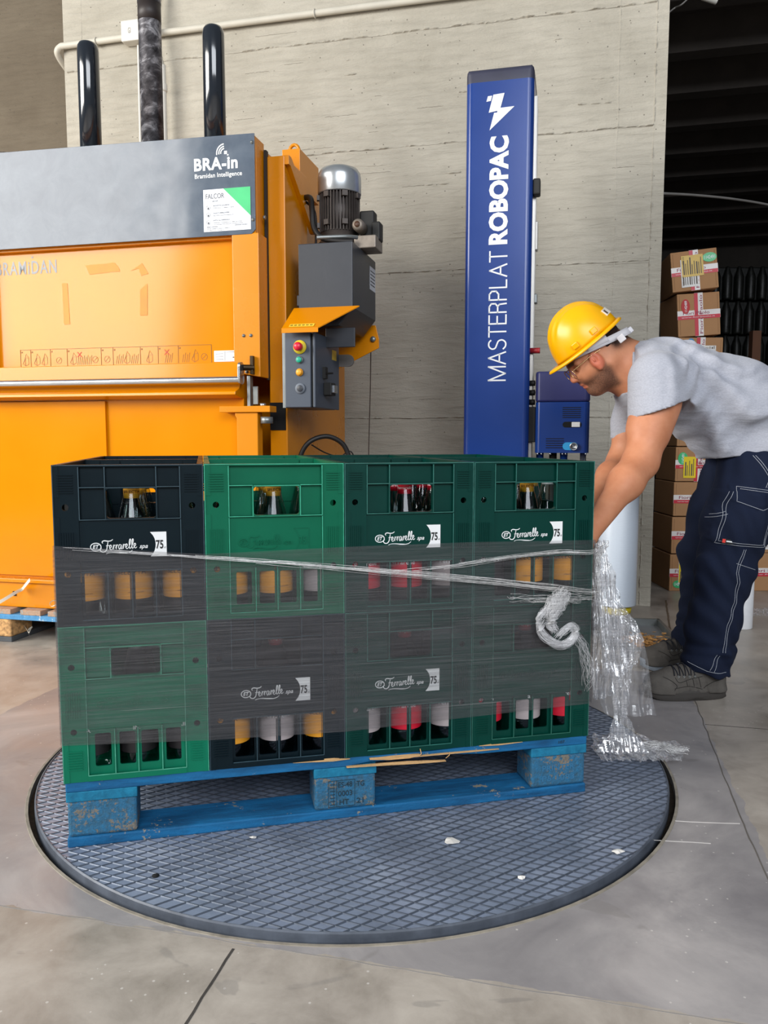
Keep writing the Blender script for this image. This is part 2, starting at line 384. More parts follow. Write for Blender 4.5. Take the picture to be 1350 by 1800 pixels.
# rim of the pit, chipped pale concrete lip and gap full of grit
mb = MB(); mb.lathe([(TR-.0135, FZ-.02), (TR-.0005, FZ-.018)], 96, c=(CX, CY, 0), smooth=False, cap=False)
o = tag(mb.build('pit_grit', pm('grit', '#33291c', .95, var=.5, vs=90, bump=.8)), 'gritty brown dirt lying in the gap round the turntable', 'dirt', kind='stuff')
mb = MB(); mb.lathe([(TR, FZ-.02), (TR, FZ+.001), (TR+.006, FZ+.001), (TR+.007, FZ)], 128, c=(CX, CY, 0), smooth=False, cap=False); o = mb.build('trim_20', pm('lip_mortar', '#857e72', .9, var=.3, vs=30)); struct(o)
# ================================================================== PALLETS
def paint_wood(name, paint, paint2, wood, wear=.62, stretch=(2, 14, 14), chip=False):
    m, t, p = base_mat(name); vec = t.coord(stretch); v1 = t.coord()
    g = t.noise(vec, 3, 6, .65, .4); n = t.noise(v1, 9, 6, .7); f = t.noise(v1, 55 if not chip else 110, 4, .7)
    c = t.ramp(g, [(.3, srgb(paint2)), (.65, srgb(paint))])
    wd = t.ramp(t.noise(vec, 8, 4), [(.35, srgb(wood)), (.65, dark(srgb(wood), 1.35))])
    s = t.math('ADD', t.math('MULTIPLY', n, .6), t.math('MULTIPLY', f, .4))
    w = t.ramp(s, [(wear-.015, (0, 0, 0, 1)), (wear+.015, (1, 1, 1, 1))])
    t.link(t.mix(w, c, wd), p.inputs['Base Color']); p.inputs['Roughness'].default_value = .75; p.inputs['Specular IOR Level'].default_value = .35
    t.link(t.bump(t.math('ADD', g, f), .5 if not chip else .9, .003), p.inputs['Normal']); return m
M_blue = paint_wood('blue_painted_board', '#14699c', '#0a4268', '#8d8470', .60)
M_blueend = paint_wood('blue_cross_board', '#1a7c9f', '#0e5d7d', '#7a8a86', .66, (14, 2, 14))
M_block = paint_wood('chipboard_block', '#2c6f96', '#365667', '#706a60', .53, (30, 30, 30), True)
M_raw = pm('raw_splintered_wood', '#c9a06c', .8, 0, .25, 12, .6, 60, stretch=(2, 20, 20))
def add_pallet(name, label, mats, loc, yaw, order=None, broken=False, group=None):
    """1.2 x 0.8 x 0.144 m pallet, long side along local x, front corner at the origin"""
    mt, mc, mbk, mbt = mats; t = thing(name, label, 'pallet', loc, yaw, group)
    B = [(0, .145), (.18, .28), (.3275, .4725), (.52, .62), (.655, .8)]
    for i, (b0, b1) in enumerate(B):
        mb = MB()
        if i == 0 and broken:
            pts = [(0, .144), (0, .122), (.60, .122), (.655, .128), (.70, .1275), (.78, .133), (.88, .1255), (.93, .122), (1.2, .122), (1.2, .144), (1.02, .144), (.90, .1435), (.80, .1405), (.68, .1425), (.60, .144)]
            mb.prism(pts, 'y', 0, .012); mb.box(0, 1.2, .012, b1, .122, .144)
        else: mb.box(0, 1.2, b0, b1, .122, .144)
        mb.build('deck_board', mt, t, bevel=.0025)
    for a in (0, .5275, 1.055):
        MB().box(a, a+.145, 0, .8, .1, .122).build('cross_board', mc, t, bevel=.002)
    for b0, b1 in ((0, .1), (.3275, .4725), (.7, .8)):
        MB().box(0, 1.2, b0, b1, 0, .022).build('bottom_board', mbt, t, bevel=.003)
        for a in (0, .5275, 1.055): MB().box(a+.002, a+.143, b0+.003, b1-.003, .022, .1).build('block', mbk, t, bevel=.006)
    return t
pal = add_pallet('pallet', 'bright blue painted wooden pallet standing on the turntable under the crates', (M_blue, M_blueend, M_block, M_blue), PO, PY, broken=True)
def splinter(pts, w, y, parent, z):
    mb = MB(); n = len(pts)
    top = [(x, y, zz+w[i]) for i, (x, zz) in enumerate(pts)]; bot = [(x, y, zz-w[i]) for i, (x, zz) in enumerate(pts)]
    back = [(x, y+.010, zz) for (x, zz) in pts]
    mb.add(top+bot+back, [(i, i+1, n+i+1, n+i) for i in range(n-1)]+[(i, i+1, 2*n+i+1, 2*n+i) for i in range(n-1)]+[(n+i, n+i+1, 2*n+i+1, 2*n+i) for i in range(n-1)])
    return mb.build('splinter', M_raw, parent)
splinter([(.60, .127), (.68, .1265), (.74, .125), (.79, .1225), (.835, .1195)], [.001, .003, .004, .003, .0005], -.016, pal, 0)
splinter([(.655, .1385), (.70, .137), (.75, .1365), (.775, .137)], [.002, .005, .005, .001], -.008, pal, 0)
splinter([(.76, .133), (.82, .1335), (.90, .133), (.97, .132)], [.001, .002, .0015, .0003], -.006, pal, 0)
splinter([(.48, .144), (.52, .1445), (.57, .143), (.61, .141)], [.0005, .003, .004, .0005], -.003, pal, 0)
splinter([(.92, .1435), (.97, .1435), (1.03, .1435)], [.0005, .003, .0005], -.003, pal, 0)
mb = MB(); mb.tube([(.772, -.004, .132), (.776, -.012, .142), (.774, -.008, .152)], .0012, 5); mb.build('loose_nail', M_raw, pal); mb = MB(); mb.tube([(.838, -.004, .122), (.844, -.012, .132), (.846, -.010, .138)], .001, 5); mb.build('loose_nail', M_raw, pal)
M_stamp = pm('stamp_black', '#16303d', .8)
mb = MB()
for txt, x, y, w, h in (('ES-48', .583, .0735, .033, .0125), ('0003', .583, .0525, .033, .0125), ('HT', .586, .032, .022, .0125), ('TG', .626, .0725, .018, .0125), ('21', .626, .0325, .016, .0125)):
    put_text(txt, x, y, w, h, mb, bold=.01)
for x0, x1, y0, y1 in ((.560, .622, .0895, .0905), (.560, .622, .028, .029), (.560, .561, .028, .0905), (.579, .580, .028, .0905), (.621, .622, .028, .0905)): mb.box(x0, x1, y0, y1, 0, .0006)
for k in range(7): mb.box(.564, .576, .033+k*.008, .0345+k*.008, 0, .0006)
mb.box(.572, .573, .033, .086, 0, .0006)
mb.xf(front_M((0, -.0005+.003, 0))); mb.build('stamp', M_stamp, pal)
mb = MB(); put_text('PRINTER', 1.085, .062, .085, .014, mb, bold=.02); put_text('P5 1083', 1.085, .036, .085, .014, mb, bold=.02); mb.xf(front_M((0, .0028, 0))); mb.build('stamp', pm('stamp_faded', '#2d6a8f', .8), pal)
mb = MB(); put_text('107', 1.125, .130, .016, .007, mb, bold=.01); mb.xf(front_M((0, -.0003, 0))); mb.build('stamp', M_stamp, pal)
# ================================================================== CRATES
CW, CD, CH = .300, .400, .335
def hole_cell(mb, x0, x1, z0, z1, cx, cz, r, y0, y1, n=16):
    circ = [(cx+r*math.cos(2*PI*(k+.5)/n), cz+r*math.sin(2*PI*(k+.5)/n)) for k in range(n)]
    per = []
    for k in range(n):
        a = 2*PI*(k+.5)/n; dx, dz = math.cos(a), math.sin(a)
        tx = ((x1-cx)/dx if dx > 0 else (x0-cx)/dx); tz = ((z1-cz)/dz if dz > 0 else (z0-cz)/dz); t = min(tx, tz); per.append((cx+dx*t, cz+dz*t))
    vs = [(p[0], y0, p[1]) for p in circ]+[(p[0], y0, p[1]) for p in per]+[(p[0], y1, p[1]) for p in circ]
    fs = [(k, (k+1) % n, n+(k+1) % n, n+k) for k in range(n)]+[(k, 2*n+k, 2*n+(k+1) % n, (k+1) % n) for k in range(n)]
    # corners of the rectangle
    base = len(vs); cor = [(x1, z1), (x0, z1), (x0, z0), (x1, z0)]
    for i, c in enumerate(cor):
        vs.append((c[0], y0, c[1])); k = [j for j in range(n) if (per[j][0]-per[(j+1) % n][0])*(per[j][1]-per[(j+1) % n][1]) and True]
        best = min(range(n), key=lambda j: (per[j][0]-c[0])**2+(per[j][1]-c[1])**2+(per[(j+1) % n][0]-c[0])**2+(per[(j+1) % n][1]-c[1])**2)
        fs.append((n+best, n+(best+1) % n, base+i))
    mb.add(vs, fs)
def crate_panel(W, kind, holes=True):
    """one side of a bottle crate in x (along), y (0 = outer face, inward positive), z"""
    mb = MB(); H = CH; T = .013; X = lambda f: f*W; Z = lambda f: H*(1-f)
    def cell(x0, x1, f0, f1, y): mb.box(X(x0), X(x1), y, T, Z(f1), Z(f0))
    # corner pillars with lightening holes
    hs = (.26, .675)
    for x0, x1, hx in ((0, .165, .08), (.84, 1, .92)):
        for f0, f1 in ((0.0, .2), (.32, .62), (.73, 1.0)): cell(x0, x1, f0, f1, .001)
        for hf, f0, f1 in ((hs[0], .2, .32), (hs[1], .62, .73)):
            if holes: hole_cell(mb, X(x0), X(x1), Z(f1), Z(f0), X(hx), Z(hf), .0068, .001, .008)
            else: cell(x0, x1, f0, f1, .001)
        for g in range(8):                                   # horizontal grip grooves, top
            mb.box(X(x0+.03), X(x1-.03), -.0014, .002, Z(.062+g*.0155)-.0008, Z(.062+g*.0155)+.0008)
        for g in range(7):
            mb.box(X(x0+.032+g*.0155)-.0006, X(x0+.032+g*.0155)+.0006, -.0014, .002, Z(.585), Z(.415))
        for g in range(8): mb.box(X(x0+.03), X(x1-.03), -.0014, .002, Z(.80+g*.0165)-.0009, Z(.80+g*.0165)+.0009)
    RB = .0018/W; A = kind == 'a'; vx = (.17, .34, .68, .84)
    rec = .009
    # top box row, middle row with hand hole, label field, slot row
    cell(.165, .84, 0, .012, .0); cell(.165, .84, .012, .135, rec)
    cell(.165, .34, .135, .335, rec); cell(.68, .84, .135, .335, rec)
    cell(.165, .84, .335, .665, .004 if A else .005)
    cell(.165, .84, .135, .143, .0 if A else .003); cell(.165, .84, .335, .342, .0); 
    if A: cell(.165, .84, .66, .667, .0)
    for x in vx:
        if A or x in (.17, .84): cell(x-RB, x+RB, .012, .345, 0)
    cell(.34, .68, .135, .148, .0005); cell(.34, .68, .332, .345, .0005); cell(.333, .345, .135, .345, .0005); cell(.675, .687, .135, .345, .0005)
    if A: cell(.84-RB, .84+RB, .34, .965, 0)
    # corner fillets of the hand hole
    for cx, cz, a0 in ((X(.345), Z(.332), 180), (X(.675), Z(.332), 270), (X(.345), Z(.148), 90), (X(.675), Z(.148), 0)):
        sx = 1 if a0 in (180, 90) else -1; sz = 1 if a0 in (180, 270) else -1; r_ = .007
        mb.prism([(cx, cz)]+arc(cx+sx*r_, cz+sz*r_, r_, a0, a0+90, 4), 'y', .0005, T)
    f0, f1 = (.672, .935) if A else (.70, .915)
    sl = [(.185, .325), (.36, .485), (.52, .645), (.68, .825)] if A else [(.215, .325), (.38, .49), (.53, .65), (.70, .805)]
    cell(.165, sl[0][0], .665, 1, rec); cell(sl[3][1], .84, .665, 1, rec)
    for i in range(3): cell(sl[i][1], sl[i+1][0], .665, .965, rec)
    for a, b in sl:
        cell(a, b, .665, f0, rec); cell(a, b, f1, .965, rec)
        for cx, cz, a0 in ((X(a), Z(f1), 180), (X(b), Z(f1), 270), (X(a), Z(f0), 90), (X(b), Z(f0), 0)):
            sx = 1 if a0 in (180, 90) else -1; sz = 1 if a0 in (180, 270) else -1; r_ = .004
            mb.prism([(cx, cz)]+arc(cx+sx*r_, cz+sz*r_, r_, a0, a0+90, 3), 'y', rec, T)
    for i in range(3):
        xc = (sl[i][1]+sl[i+1][0])/2; cell(xc-RB, xc+RB, .667, .965, 0)
    cell(.165, .84, .962, 1, .0)
    return mb
def crate_body(kind):
    mb = crate_panel(CW, kind)
    for W_, M in ((CW, Matrix.Translation((CW, CD, 0)) @ Matrix.Rotation(PI, 4, 'Z')), (CD, Matrix.Translation((CW, 0, 0)) @ Matrix.Rotation(PI/2, 4, 'Z')), (CD, Matrix.Translation((0, CD, 0)) @ Matrix.Rotation(-PI/2, 4, 'Z'))):
        q = crate_panel(W_, kind); q.xf(M); mb.add(q.v, q.f)
    mb.box(.008, CW-.008, .008, CD-.008, .004, .010)
    for i in (1, 2): mb.box(CW*i/3-.001, CW*i/3+.001, .011, CD-.011, .01, .10)      # bottle dividers
    for i in (1, 2, 3): mb.box(.011, CW-.011, CD*i/4-.001, CD*i/4+.001, .01, .10)
    me = mb.mesh('crate_body'); b = bmesh.new(); b.from_mesh(me); bmesh.ops.recalc_face_normals(b, faces=b.faces); b.to_mesh(me); b.free(); return me
BODY = {'a': crate_body('a'), 'b': crate_body('b')}
# ---- script wordmark, drawn stroke by stroke
def script_word(w, h):
    S = []
    S.append(([(-.55, .30), (-.75, .12), (-.62, -.12), (-.25, -.18), (.05, .05), (.18, .45), (.32, .95)], .13))       # F foot and stem
    S.append(([(-.35, .82), (-.42, 1.0), (-.15, 1.12), (.3, 1.04), (.7, 1.06), (.95, 1.2)], .13))
    S.append(([(.02, .5), (.25, .53), (.45, .52)], .09))
    def e(x): return ([(x, .16), (x+.2, .26), (x+.28, .45), (x+.17, .56), (x+.05, .38), (x+.1, .08), (x+.25, .0), (x+.42, .14)], .11)
    def r_(x): return ([(x, .14), (x+.12, .45), (x+.16, .55), (x+.14, .3), (x+.1, .02), (x+.17, .35), (x+.3, .53), (x+.38, .47)], .11)
    def a_(x): return ([(x+.36, .48), (x+.2, .55), (x+.04, .3), (x+.1, .02), (x+.25, .1), (x+.4, .5), (x+.36, .15), (x+.42, .0), (x+.55, .12)], .11)
    def l_(x): return ([(x, .12), (x+.22, .45), (x+.36, .95), (x+.28, 1.08), (x+.16, .7), (x+.12, .1), (x+.22, .0), (x+.36, .14)], .115)
    x = .42
    for f, adv in ((e, .42), (r_, .36), (r_, .38), (a_, .52), (r_, .36), (e, .40), (l_, .34), (l_, .34), (e, .4)):
        S.append(f(x)); x += adv
    S.append(([(-.05, -.42), (.3, -.33), (.9, -.33), (1.8, -.46), (2.5, -.50), (3.0, -.42), (3.35, -.22)], .10))
    S.append(([(.2, -.36), (.8, -.30), (1.6, -.38), (2.4, -.46)], .06))
    mb = MB(); sc = w/(x+.45+.75)
    for pts, wd in S:
        P = cat_rom([((px+.75)*sc, py*h) for px, py in pts], 6); n = len(P)
        W_ = [wd*sc*(.55+.45*math.sin(PI*min(1, max(0, (i+1)/(n+1))))) for i in range(n)]
        ribbon(mb, P, W_, 0, .0005)
    return mb
def logo_mb(th=.0005):
    """wordmark 0.128 m wide as on the crates: round emblem, script word, small spa"""
    mb = MB()
    for r_, w in ((.0098, .0017),):
        ribbon(mb, [(.0105+r_*1.05*math.cos(2*PI*k/28), .004+r_*.82*math.sin(2*PI*k/28)) for k in range(29)], w)
    q = text_mb('ET', .0125, .0085, bold=.02, shear=.25); q.xf(Matrix.Translation((.0045, .0, 0))); mb.add(q.v, q.f)
    s = script_word(.080, .0180); s.xf(Matrix.Translation((.019, -.004, 0)) @ Matrix.Rotation(R(3), 4, 'Z')); mb.add(s.v, s.f)
    q = text_mb('spa', .017, .009, bold=.01, shear=.35); q.xf(Matrix.Translation((.097, -.004, 0))); mb.add(q.v, q.f)
    mb.v = [(a, b, c*th/.0005) for a, b, c in mb.v]; return mb
LOGO = logo_mb(); LOGO_E = logo_mb(.0016)
def label_mb():
    mb = MB(); pts = [(.001, .0), (.034, 0), (.034, .052), (.001, .052)]+arc(-.024, .026, .036, 42, -42, 8)[1:-1]
    mb.prism(pts, 'z', 0, .0006); return mb
M_print = pm('white_print', '#e6e8e8', .6, var=.03); M_black = pm('black_print', '#151515', .6, var=.02)
def put_mesh(src, name, m, M, parent):
    mb = MB(); mb.v = list(src.v); mb.f = list(src.f); mb.sm = list(src.sm); mb.xf(M); return mb.build(name, m, parent, fixn=False)
def plastic(name, col): return pm(name, col, .40, 0, .10, 5, .12, 40, rvar=.25, spec=.16)
PL = {'navy': plastic('navy_black_plastic', '#04161d'), 'green': plastic('bright_green_plastic', '#055f44'), 'teal': plastic('dark_teal_plastic', '#00342d'),
      'mid': plastic('mid_green_plastic', '#0b6c50'), 'deep': plastic('deep_green_plastic', '#003a30')}
def edge_glint_mb(kind):  # pale lines along the rib edges: bevel highlights painted on as lighter plastic
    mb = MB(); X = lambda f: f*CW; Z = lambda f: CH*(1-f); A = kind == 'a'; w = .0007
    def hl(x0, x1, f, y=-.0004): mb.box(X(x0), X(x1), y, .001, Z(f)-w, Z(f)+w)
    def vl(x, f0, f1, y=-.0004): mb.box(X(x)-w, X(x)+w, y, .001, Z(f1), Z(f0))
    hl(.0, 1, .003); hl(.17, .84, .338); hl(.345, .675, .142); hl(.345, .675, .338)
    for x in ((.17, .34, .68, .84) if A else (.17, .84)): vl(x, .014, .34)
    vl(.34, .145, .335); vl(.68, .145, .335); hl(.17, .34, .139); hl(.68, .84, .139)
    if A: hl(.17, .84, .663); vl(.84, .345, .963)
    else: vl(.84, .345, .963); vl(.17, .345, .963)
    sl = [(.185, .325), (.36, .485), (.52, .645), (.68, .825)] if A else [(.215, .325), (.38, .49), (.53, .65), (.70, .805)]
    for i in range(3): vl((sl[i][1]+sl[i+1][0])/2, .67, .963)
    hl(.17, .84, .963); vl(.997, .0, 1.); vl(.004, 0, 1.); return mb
EDGE_GLINT = {k: edge_glint_mb(k) for k in 'ab'}
GLINT_COL = {'navy': '#2c444e', 'green': '#36a383', 'teal': '#2b6a60', 'mid': '#4b9a80', 'deep': '#276153'}  # painted highlight tone for each crate colour
def make_crate(kind, colour, printed, label, a, b, z, group=None, show=True):
    t = thing('bottle_crate', label, 'crate', PO+Matrix.Rotation(PY, 3, 'Z') @ Vector((a, b, z)), PY, group)
    me = BODY[kind] if not BODY[kind].users else BODY[kind].copy(); me.materials.clear()
    link('crate_body', me, PL[colour], t)
    if show:
        put_mesh(EDGE_GLINT[kind], 'scuffed_edges', pm('scuffed_%s_plastic' % colour, GLINT_COL[colour], .5, var=.3, vs=40), Matrix.Identity(4), t)
        yy = .0038 if kind == 'a' else .0048
        Ml = front_M((.070, yy, CH*(1-.520)))
        if printed:
            put_mesh(LOGO, 'wordmark', M_print, Ml, t)
            lb = put_mesh(label_mb(), 'volume_label', M_print, front_M((.188, yy, CH*(1-.578))), t)
            q = MB(); put_text('75', .0125, .016, .0150, .0185, q, bold=.025); put_text('cl', .029, .017, .003, .004, q); q.xf(front_M((.188, yy-.0006, CH*(1-.578)))); q.build('volume_print', M_black, lb)
        else:
            put_mesh(LOGO_E, 'wordmark', PL[colour], Ml, t)
            q = MB(); ribbon(q, arc(-.024, .026, .036, 42, -42, 8), .0015); ribbon(q, [(.001, .052), (.034, .052), (.034, 0), (.001, 0)], .0012)
            put_text('75', .013, .017, .0145, .0165, q, bold=.012, th=.0016); q.xf(front_M((.188, yy, CH*(1-.578)))); q.build('volume_label', PL[colour], t)
    return t
# ---- bottles
M_glass = glassmat('clear_bottle_glass', (.66, .72, .72, 1), .04)
M_yel = pm('amber_label_paper', '#d99320', .6, var=.06); M_red = pm('red_label_paper', '#c8142f', .5, var=.06); M_grey = pm('pale_label_paper', '#a79c9b', .7, var=.08)
M_blklab = pm('black_label_paper', '#1d1a1c', .5)
M_capy = pm('yellow_cap', '#e0a32a', .45); M_capr = pm('red_cap', '#d0112c', .4); M_gold = pm('label_brown_print', '#5b3d12', .6)
def bent_text(body, r_, zc, w, h, bold=0., a0=-PI/2, th=.0004):
    t = text_mb(body, w, h, bold=bold, th=th); out = []
    for x, y, z in t.v:
        a = a0+(x-w/2)/r_; rr = r_+z; out.append((rr*math.cos(a), rr*math.sin(a), zc+y-h/2))
    q = MB(); q.add(out, t.f); return q
def make_bottle(kind):
    t = thing('glass_bottle', '', 'bottle')
    prof = [(.0, .004), (.02, .0), (.036, .0), (.0405, .006), (.0405, .128), (.039, .150), (.034, .185), (.026, .222), (.0185, .252), (.0150, .270), (.0142, .284), (.0142, .292)]
    MB().lathe(prof, 28).build('bottle_glass', M_glass, t)
    lab, cap, neck = {'yellow': (M_yel, M_capy, M_yel), 'red': (M_red, M_capr, M_red), 'pale': (M_grey, M_capr, M_red), 'black': (M_blklab, M_glass, M_glass)}[kind]
    MB().lathe([(.0409, .040), (.0411, .041), (.0411, .108), (.0409, .109)], 28).build('body_label', lab, t)
    if kind != 'black':
        zn = .260; MB().lathe([(.0160, zn-.008), (.0166, zn), (.0168, .294), (.0155, .299), (.0, .300)], 20).build('screw_cap', cap, t)
        txt = {'yellow': 'SELECTA', 'red': 'Ferrarelle', 'pale': 'Ferrarelle'}[kind]
        q = bent_text(txt, .0412, .098, .062, .010, a0=-PI/2-.2)
        if kind == 'yellow':
            l2 = bent_text('oligominerale', .0412, .055, .034, .003); l2.build('label_print', M_gold, t, fixn=False)
        q.build('label_print', M_gold if kind == 'yellow' else M_print, t, fixn=False)
        q = bent_text('SELECTA' if kind == 'yellow' else 'Ferrarelle', .0169, .266, .040, .006, .0, -PI/2-.1); q.build('neck_print', M_gold if kind == 'yellow' else M_print, t, fixn=False)
    else:
        MB().lathe([(.0155, .262), (.0160, .264), (.0160, .288), (.0155, .299), (.0, .300)], 20).build('screw_cap', pm('clear_cap', '#c9cccc', .2), t)
        q = bent_text('MAXIMA', .0412, .098, .052, .010, a0=-PI/2); q.build('label_print', M_print, t, fixn=False)
    return t
PROTO = {}
def put_bottle(kind, a, b, z, rz, label, group):
    if kind not in PROTO: o = PROTO[kind] = make_bottle(kind)
    else: o = copy_tree(PROTO[kind])
    o.location = PO+Matrix.Rotation(PY, 3, 'Z') @ Vector((a, b, z)); o.rotation_euler = (0, 0, PY+rz); o['label'] = label; o['group'] = group; return o
GP = .3014
TOP = [('a', 'navy', 1, 'the top left near-black crate', ['yellow']*3), ('b', 'green', 0, 'the bright green top crate', ['yellow', 'yellow', 'pale']), ('a', 'teal', 1, 'the third top crate, dark green', ['red', 'red', 'pale']), ('a', 'teal', 1, 'the right end top crate', ['black', 'yellow', 'yellow'])]
BOT = [('b', 'mid', 0, 'the bottom left mid-green crate', ['black']*3), ('a', 'navy', 1, 'the near-black crate on the pallet', ['yellow', 'pale', 'yellow']), ('a', 'teal', 1, 'the third bottom crate, dark green', ['pale', 'red', 'pale']), ('b', 'deep', 0, 'the right end bottom crate', ['red', 'pale', 'red'])]
TL = ['near-black plastic bottle crate with white lettering, top row, far left', 'bright green plastic bottle crate with embossed lettering, second in the top row',
      'dark green bottle crate with white lettering holding red-capped bottles, top row', 'dark green bottle crate with white lettering, right end of the top row']
BL = ['mid-green plastic bottle crate with embossed lettering, bottom row, far left', 'near-black bottle crate with white lettering resting on the blue pallet',
      'dark green bottle crate with white lettering resting on the blue pallet', 'dark green bottle crate with embossed lettering, right end of the bottom row']
rnd = random.Random(5)
posn = ['left', 'middle', 'right']; rown = ['front', 'second', 'third', 'rear']
for row, spec, labs, z0 in (('top', TOP, TL, .144+CH+.0005), ('bottom', BOT, BL, .1442)):
    for i, (kd, colr, pr, nm, kinds) in enumerate(spec):
        a0 = -.0028+i*GP; make_crate(kd, colr, pr, labs[i], a0, -.003, z0, 'bottle crates stacked on the blue pallet')
        for r_ in range(4 if row == 'top' else 2):
            for c in range(3):
                k = kinds[c] if r_ == 0 else kinds[rnd.randrange(3)]
                cl = {'yellow': 'yellow-label glass bottle', 'red': 'red-label glass bottle', 'pale': 'pale-label glass bottle', 'black': 'black-label glass bottle'}[k]
                put_bottle(k, a0+CW*(c+.5)/3, -.003+CD*(r_+.5)/4, z0+.0102, rnd.uniform(-1.1, 1.1) if r_ else rnd.uniform(-.35, .35), '%s, %s row %s, in %s' % (cl, rown[r_], posn[c], nm), 'glass bottles standing in the crates')
for i, (cn, what, k2) in enumerate((('navy', 'near-black', 'a'), ('green', 'bright green', 'b'), ('teal', 'dark green', 'a'), ('deep', 'deep green', 'a'))):
    where = ['behind the left end near-black crate', 'behind the bright green crate', 'behind the crate of red-capped bottles', 'behind the right end crate']
    make_crate(k2, cn, 0, '%s crate, back row top layer, %s' % (what, where[i]), -.0028+i*GP, .3985+.003, .144+CH+.0005, 'bottle crates stacked on the blue pallet', False)
    make_crate(k2, cn, 0, '%s crate, back row bottom layer, %s' % (what, where[i]), -.0028+i*GP, .3985+.003, .1442, 'bottle crates stacked on the blue pallet', False)
# ================================================================== BALER
M_or = pm('orange_machine_paint', '#d48200', .28, 0, .05, 3, .05, 30, rvar=.15, spec=.4)
M_or2 = pm('orange_door_paint', '#d48200', .14, 0, .06, 2.5, .04, 18, rvar=.12, spec=.27)
def hood_mat():
    m, t, p = base_mat('slate_hood_paint'); vec = t.coord(); n = t.noise(vec, 9, 6, .65, .5)
    t.link(t.ramp(n, [(.3, srgb('#4c5663')), (.7, srgb('#5c6672'))]), p.inputs['Base Color'])
    t.link(t.math('MULTIPLY_ADD', t.noise(vec, 14, 3), .22, .04), p.inputs['Roughness']); p.inputs['Specular IOR Level'].default_value = .33
    t.link(t.bump(t.noise(t.coord((1.3, 1, 1)), 2.6, 2), .25, .02), p.inputs['Normal']); return m
M_hood = hood_mat()
M_slate = pm('slate_cabinet_paint', '#434b57', .45, 0, .06, 4, .1, 60); M_dslate = pm('dark_tank_paint', '#33363c', .4, 0, .08, 4, .1, 60)
M_rub = pm('black_rubber', '#15130f', .6); M_steel = pm('bright_steel', '#b9bcc0', .22, .9, .1, 10); M_zinc = pm('zinc_plate', '#8d9190', .4, .7, .15, 12)
BX = 1.83
bal = thing('baler', 'tall orange hydraulic baling press with a slate grey hood, on old pallets', 'baling press', U(-BX, VB, 0), WY)
def bb(name, u0, u1, v0, v1, z0, z1, m, parent=None, bevel=.002):
    return MB().box(u0+BX, u1+BX, v0, v1, z0, z1).build(name, m, parent or bal, bevel=bevel)
fr = bb('frame_upright', -1.18, -1.106, .10, .37, .135, 1.965, M_or, bevel=.004); bb('frame_upright', -2.56, -2.49, .10, .37, .135, 1.965, M_or)
mb = MB(); mb.prism([(.10, 1.965), (.13, 1.965), (.42, 1.80), (.42, 1.74), (.40, 1.74), (.12, 1.93), (.10, 1.93)], 'x', -1.106+BX, -1.088+BX); mb.build('side_flange', M_or, bal, bevel=.001)
bb('lifting_block', -1.19, -1.112, .30, .55, 1.90, 2.06, M_or)
mb = MB(); mb.tube([(-1.15+BX+.022*math.cos(a), .34, 2.06+.03*math.sin(a)) for a in [PI*k/8 for k in range(9)]], .007, 8); mb.build('lifting_eye', M_or, bal)
bb('press_chamber', -2.52, -1.14, .30, 1.05, .135, 1.95, M_or, bevel=.004)
bb('header_beam', -2.56, -1.19, .02, .40, 1.64, 1.99, M_or)
bb('top_plate', -2.58, -1.21, .03, .40, 1.985, 2.012, M_zinc)
hd = MB(); hd.prism([(-2.60+BX, 1.648), (-1.205+BX, 1.648), (-1.189+BX, 1.664), (-1.189+BX, 2.018), (-2.60+BX, 2.040)], 'y', -.002, .004); hood = hd.build('hood_panel', M_hood, bal, bevel=.001)
mb = MB(); mb.prism([(-2.60+BX, 1.652), (-1.191+BX, 1.652), (-1.191+BX, 2.012), (-2.60+BX, 2.034)], 'y', .004, .10); mb.build('hood_side', M_or, bal)
bb('rubber_seal', -1.186, -1.176, .085, .108, 1.10, 1.985, M_rub, bevel=0)
door = bb('upper_door', -2.42, -1.27, .045, .09, 1.12, 1.66, M_or2)
mb = MB(); mb.prism([(-1.288+BX, 1.125), (-1.178+BX, 1.105), (-1.178+BX, 1.652), (-1.288+BX, 1.652)], 'y', .0, .10); mb.build('door_jamb', M_or, bal, bevel=.003)
bb('door_jamb', -2.47, -2.405, .0, .10, 1.11, 1.652, M_or)
lip = MB(); lip.prism([(.07, 1.165), (.0, 1.165), (-.004, 1.075), (-.012, 1.062), (-.05, 1.048), (-.052, 1.036), (.0, 1.026), (.07, 1.02)], 'x', -2.45+BX, -1.262+BX); lip.build('door_lip', M_or2, bal, bevel=.002)
rod = MB(); rod.tube([(-2.5+BX, -.045, 1.093), (-1.243+BX, -.045, 1.093)], .0135, 16); rod.build('push_bar', M_steel, bal)
mb = MB(); mb.prism(rrect(-.065, -.022, 1.075, 1.16, .018)+[], 'x', -1.246+BX, -1.236+BX); mb.build('bar_bracket', M_steel, bal, bevel=.001)
mb = MB(); mb.tube([(-1.236+BX, -.03, 1.14), (-1.20+BX, -.012, 1.14)], .012, 10); mb.box(-1.212+BX, -1.20+BX, -.022, -.004, 1.115, 1.185); mb.build('latch_pin', pm('oily_steel', '#3a2c18', .45, .6), bal)
for u, z in ((-1.245, 1.265), (-1.215, 1.265), (-1.235, 1.125), (-1.21, 1.125), (-1.198, 1.985), (-1.198, 1.70), (-1.16, 1.72)):
    mb = MB(); vv = -.001 if z < 1.6 else -.003
    if u == -1.16: mb.lathe([(.008, 0), (.008, .008), (0, .008)], 8, (-1.176+BX, .05, z), 'x')
    else: mb.lathe([(0, vv-.005), (.003, vv-.005), (.0033, vv-.002), (.0065, vv-.0015), (.007, vv+.003)], 12, (u+BX, 0, z), 'y')
    mb.build('screw_head', M_zinc, bal)
bb('lower_door', -2.45, -1.262, .03, .08, .262, 1.03, M_or2)
